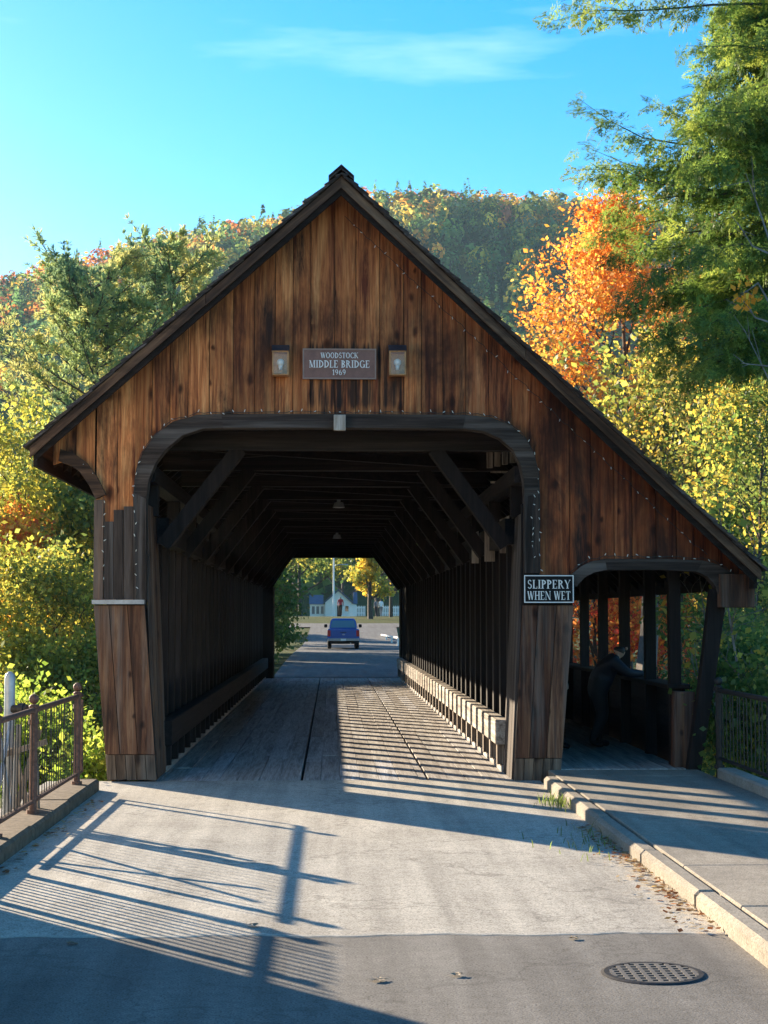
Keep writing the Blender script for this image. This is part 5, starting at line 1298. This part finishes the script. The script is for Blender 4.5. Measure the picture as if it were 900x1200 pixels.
# ================================================================== PEOPLE
def person(name, label, loc, rz, J, E, groups, mats):
    """J name->(pos,radius); E edges; groups edge-index->material; one continuous skinned body"""
    names = list(J); me = bpy.data.meshes.new(name); me.from_pydata([J[n_][0] for n_ in names], [(names.index(a), names.index(b_)) for a, b_ in E], [])
    o = bpy.data.objects.new(name, me); COL.objects.link(o)
    sk = o.modifiers.new('skin', 'SKIN'); sk.use_smooth_shade = True; ss = o.modifiers.new('sub', 'SUBSURF'); ss.levels = 2; ss.render_levels = 2
    for i, n_ in enumerate(names):
        v = me.skin_vertices[0].data[i]; r_ = J[n_][1]; v.radius = (r_, r_) if not isinstance(r_, tuple) else r_; v.use_root = n_ == 'hip'
    dg = bpy.context.evaluated_depsgraph_get(); me2 = bpy.data.meshes.new_from_object(o.evaluated_get(dg)); bpy.data.objects.remove(o)
    me2.materials.clear()
    for q in mats: me2.materials.append(q)
    segs_ = [(Vector(J[a][0]), Vector(J[b_][0])) for a, b_ in E]
    for p_ in me2.polygons:
        c_ = p_.center; best = 0; bd = 1e9
        for i, (a, b_) in enumerate(segs_):
            ab_ = b_ - a; t_ = max(0, min(1, (c_ - a).dot(ab_) / max(ab_.length_squared, 1e-9))); d = (a + ab_ * t_ - c_).length
            if d < bd: bd = d; best = i
        p_.material_index = groups[best]; p_.use_smooth = True
    ob = link(name, me2, None, loc); ob.rotation_euler = (0, 0, rz); tag(ob, label, 'person'); return ob
skin = plain('skin', (.42, .25, .18), .55); navy = plain('navy_jacket', (.006, .008, .016), .7, 0, .2, 20); jean = plain('dark_jeans', (.005, .006, .008), .8, 0, .2, 20)
hair = plain('dark_hair', (.012, .009, .008), .6); redj = plain('red_jacket', (.42, .02, .03), .7, 0, .15, 10); grey = plain('grey_cloth', (.16, .16, .17), .8, 0, .3, 10); white = M['white']
def standing(h=1.75, stride=.12, arm=0.0):
    s = h / 1.75
    J = {'hip': ((0, 0, .95 * s), .15 * s), 'waist': ((0, 0, 1.1 * s), .135 * s), 'chest': ((0, 0, 1.32 * s), .17 * s), 'neck': ((0, 0, 1.5 * s), .06 * s), 'jaw': ((0, .02, 1.57 * s), .075 * s), 'head': ((0, 0, 1.66 * s), .09 * s)}
    E = [('hip', 'waist'), ('waist', 'chest'), ('chest', 'neck'), ('neck', 'jaw'), ('jaw', 'head')]
    for n_, q in (('l', -1), ('r', 1)):
        J['sh' + n_] = ((q * .19 * s, 0, 1.42 * s), .065 * s); J['el' + n_] = ((q * .25 * s, -.02 + arm, 1.14 * s), .05 * s); J['wr' + n_] = ((q * .24 * s, .08 + arm, .92 * s), .036 * s); J['hd' + n_] = ((q * .23 * s, .10 + arm, .82 * s), .04 * s)
        J['th' + n_] = ((q * .09 * s, 0, .85 * s), .095 * s); J['kn' + n_] = ((q * .10 * s, q * stride * .6 + .02, .5 * s), .062 * s); J['an' + n_] = ((q * .10 * s, q * stride, .09 * s), .042 * s); J['to' + n_] = ((q * .11 * s, q * stride + .16, .035 * s), .035 * s)
        E += [('chest', 'sh' + n_), ('sh' + n_, 'el' + n_), ('el' + n_, 'wr' + n_), ('wr' + n_, 'hd' + n_), ('hip', 'th' + n_), ('th' + n_, 'kn' + n_), ('kn' + n_, 'an' + n_), ('an' + n_, 'to' + n_)]
    gr_ = [0, 0, 0, 2, 3] + [0, 0, 0, 2, 1, 1, 1, 4] * 2
    return J, E, gr_
def hand(parent, wrist, elbow, mat, curl=.5):
    """palm and five fingers at the end of a forearm"""
    w_ = Vector(wrist); d = (w_ - Vector(elbow)).normalized(); up = Vector((0, 0, 1)); s = d.cross(up).normalized(); n_ = s.cross(d)
    m = MB(); m.beam(w_ - d * .02, w_ + d * .09, .075, .03)
    for k, ln in enumerate((.062, .075, .08, .07)):
        b_ = w_ + d * .085 + s * (-.03 + .02 * k); e_ = b_ + d * ln * .5 - n_ * .012; t_ = e_ + d * ln * .4 - n_ * ln * curl
        m.tube([b_, e_, t_], [.0095, .009, .007], 6)
    b_ = w_ + d * .02 - s * .036; m.tube([b_, b_ + d * .035 - s * .028, b_ + d * .07 - s * .03 - n_ * .015], [.012, .010, .008], 6)
    return m.build('hand', mat, parent, smooth=True)
# leaning on the walkway parapet
lp = onY(712, 790, F + 2.7); px0 = 3.42; LY = F + 2.9
J = {'hip': ((.02, 0, .80), .16), 'waist': ((.06, 0, .92), .165), 'chest': ((.17, 0, 1.06), .20), 'neck': ((.25, 0, 1.18), .065), 'jaw': ((.30, .0, 1.21), .085), 'head': ((.29, -.0, 1.30), .10)}
E = [('hip', 'waist'), ('waist', 'chest'), ('chest', 'neck'), ('neck', 'jaw'), ('jaw', 'head')]
for n_, q in (('l', -1), ('r', 1)):
    J['sh' + n_] = ((.19, q * .21, 1.09), .09); J['el' + n_] = ((.36, q * .27, .95), .06); J['wr' + n_] = ((.58, q * .12, .955), .042)
    J['th' + n_] = ((.0, q * .10, .72), .12); J['kn' + n_] = ((.06, q * .11, .42), .085); J['an' + n_] = ((-.04 + q * .06, q * .11, .08), .05); J['to' + n_] = ((.12 + q * .06, q * .12, .035), .038)
    E += [('chest', 'sh' + n_), ('sh' + n_, 'el' + n_), ('el' + n_, 'wr' + n_), ('hip', 'th' + n_), ('th' + n_, 'kn' + n_), ('kn' + n_, 'an' + n_), ('an' + n_, 'to' + n_)]
ob = person('person', 'person in dark navy jacket leaning on the walkway parapet', (px0, LY, .127), 0, J, E, [0, 0, 0, 2, 3] + [0, 0, 0, 1, 1, 1, 4] * 2, [navy, jean, skin, hair, M['black']])
for n_ in 'lr': hand(ob, J['wr' + n_][0], J['el' + n_][0], skin, .3)
m = MB(); m.ball((.385, 0, 1.265), .018, 8, 6, (1, .8, 1.2)); m.build('nose', skin, ob, smooth=True)
J, E, gr_ = standing(1.62, .05)
ob = person('person', 'second person in dark clothes half hidden behind the right pier', (2.78, F + 2.55, .127), -1.2, J, E, gr_, [navy, jean, skin, hair, M['black']])
Yp = 156.0; J, E, gr_ = standing(1.8, .1)
person('person', 'person in a red jacket standing in the road ahead of the truck', (xat(399, Yp), Yp, ZB(Yp) + .13), 3.14, J, E, gr_, [redj, jean, skin, hair, M['black']])
Yp = 172.0
person('person', 'walker in dark clothes by the white fence under the golden tree', (xat(440.5, Yp), Yp, ZB(Yp) + .05), .8, J, E, gr_, [grey, jean, skin, hair, M['black']])
person('person', 'walker in white top by the fence right of the golden tree', (xat(446.5, Yp), Yp, ZB(Yp) + .05), .4, J, E, gr_, [white, grey, skin, hair, M['black']])

# ================================================================== UNSEEN BUILDING OUT OF FRAME (added to throw the shadow at the lower left)
bd = empty('shadow_building', (0, 0, 0)); tag(bd, 'unseen pale clapboard building added beside the road to throw the lower left shadow', 'building')
clap = plain('grey_clapboard', (.5, .48, .44), .7, 0, .12, 3)
ex, ey = -3.75, 12.15
B((-10, -4, -.5), (ex - .03, ey - .03, 6), 'wall', clap, bd)
for k in range(24): B((ex - .029, -4, .1 + k * .24), (ex + .0, ey - .2, .1 + k * .24 + .22), 'clapboard', clap, bd)
B((ex - .1, ey - .18, -.3), (ex + .02, ey + .02, 6), 'corner_board', M['white'], bd)
m = MB(); m.prism_xz([(-10.5, 5.9), (ex + .4, 5.9), (-6.9, 8.8)], -4.4, ey + .3); m.build('roof', slate, bd)
for yy_ in (1.5, 5.0, 8.5):
    f_ = B((ex + .003, yy_, 1.4), (ex + .06, yy_ + 1.1, 3.1), 'window', M['white'], bd); B((ex + .062, yy_ + .1, 1.5), (ex + .075, yy_ + 1.0, 3.0), 'pane', M['darkglass'], f_)

# ================================================================== HAZE
hz = MB(); hz.box((-1500, -250, -7.5), (1500, 1400, 262))
hm = bpy.data.materials.new('haze'); hm.use_nodes = True; t = hm.node_tree; t.nodes.clear()
pv = N(t, 'ShaderNodeVolumePrincipled'); pv.inputs['Color'].default_value = (.60, .78, 1.0, 1); pv.inputs['Density'].default_value = HAZE = .00011; pv.inputs['Anisotropy'].default_value = .0
om = N(t, 'ShaderNodeOutputMaterial'); t.links.new(pv.outputs[0], om.inputs['Volume'])
tag(hz.build('haze', hm), 'thin blue autumn haze filling the valley', 'haze', kind='stuff')
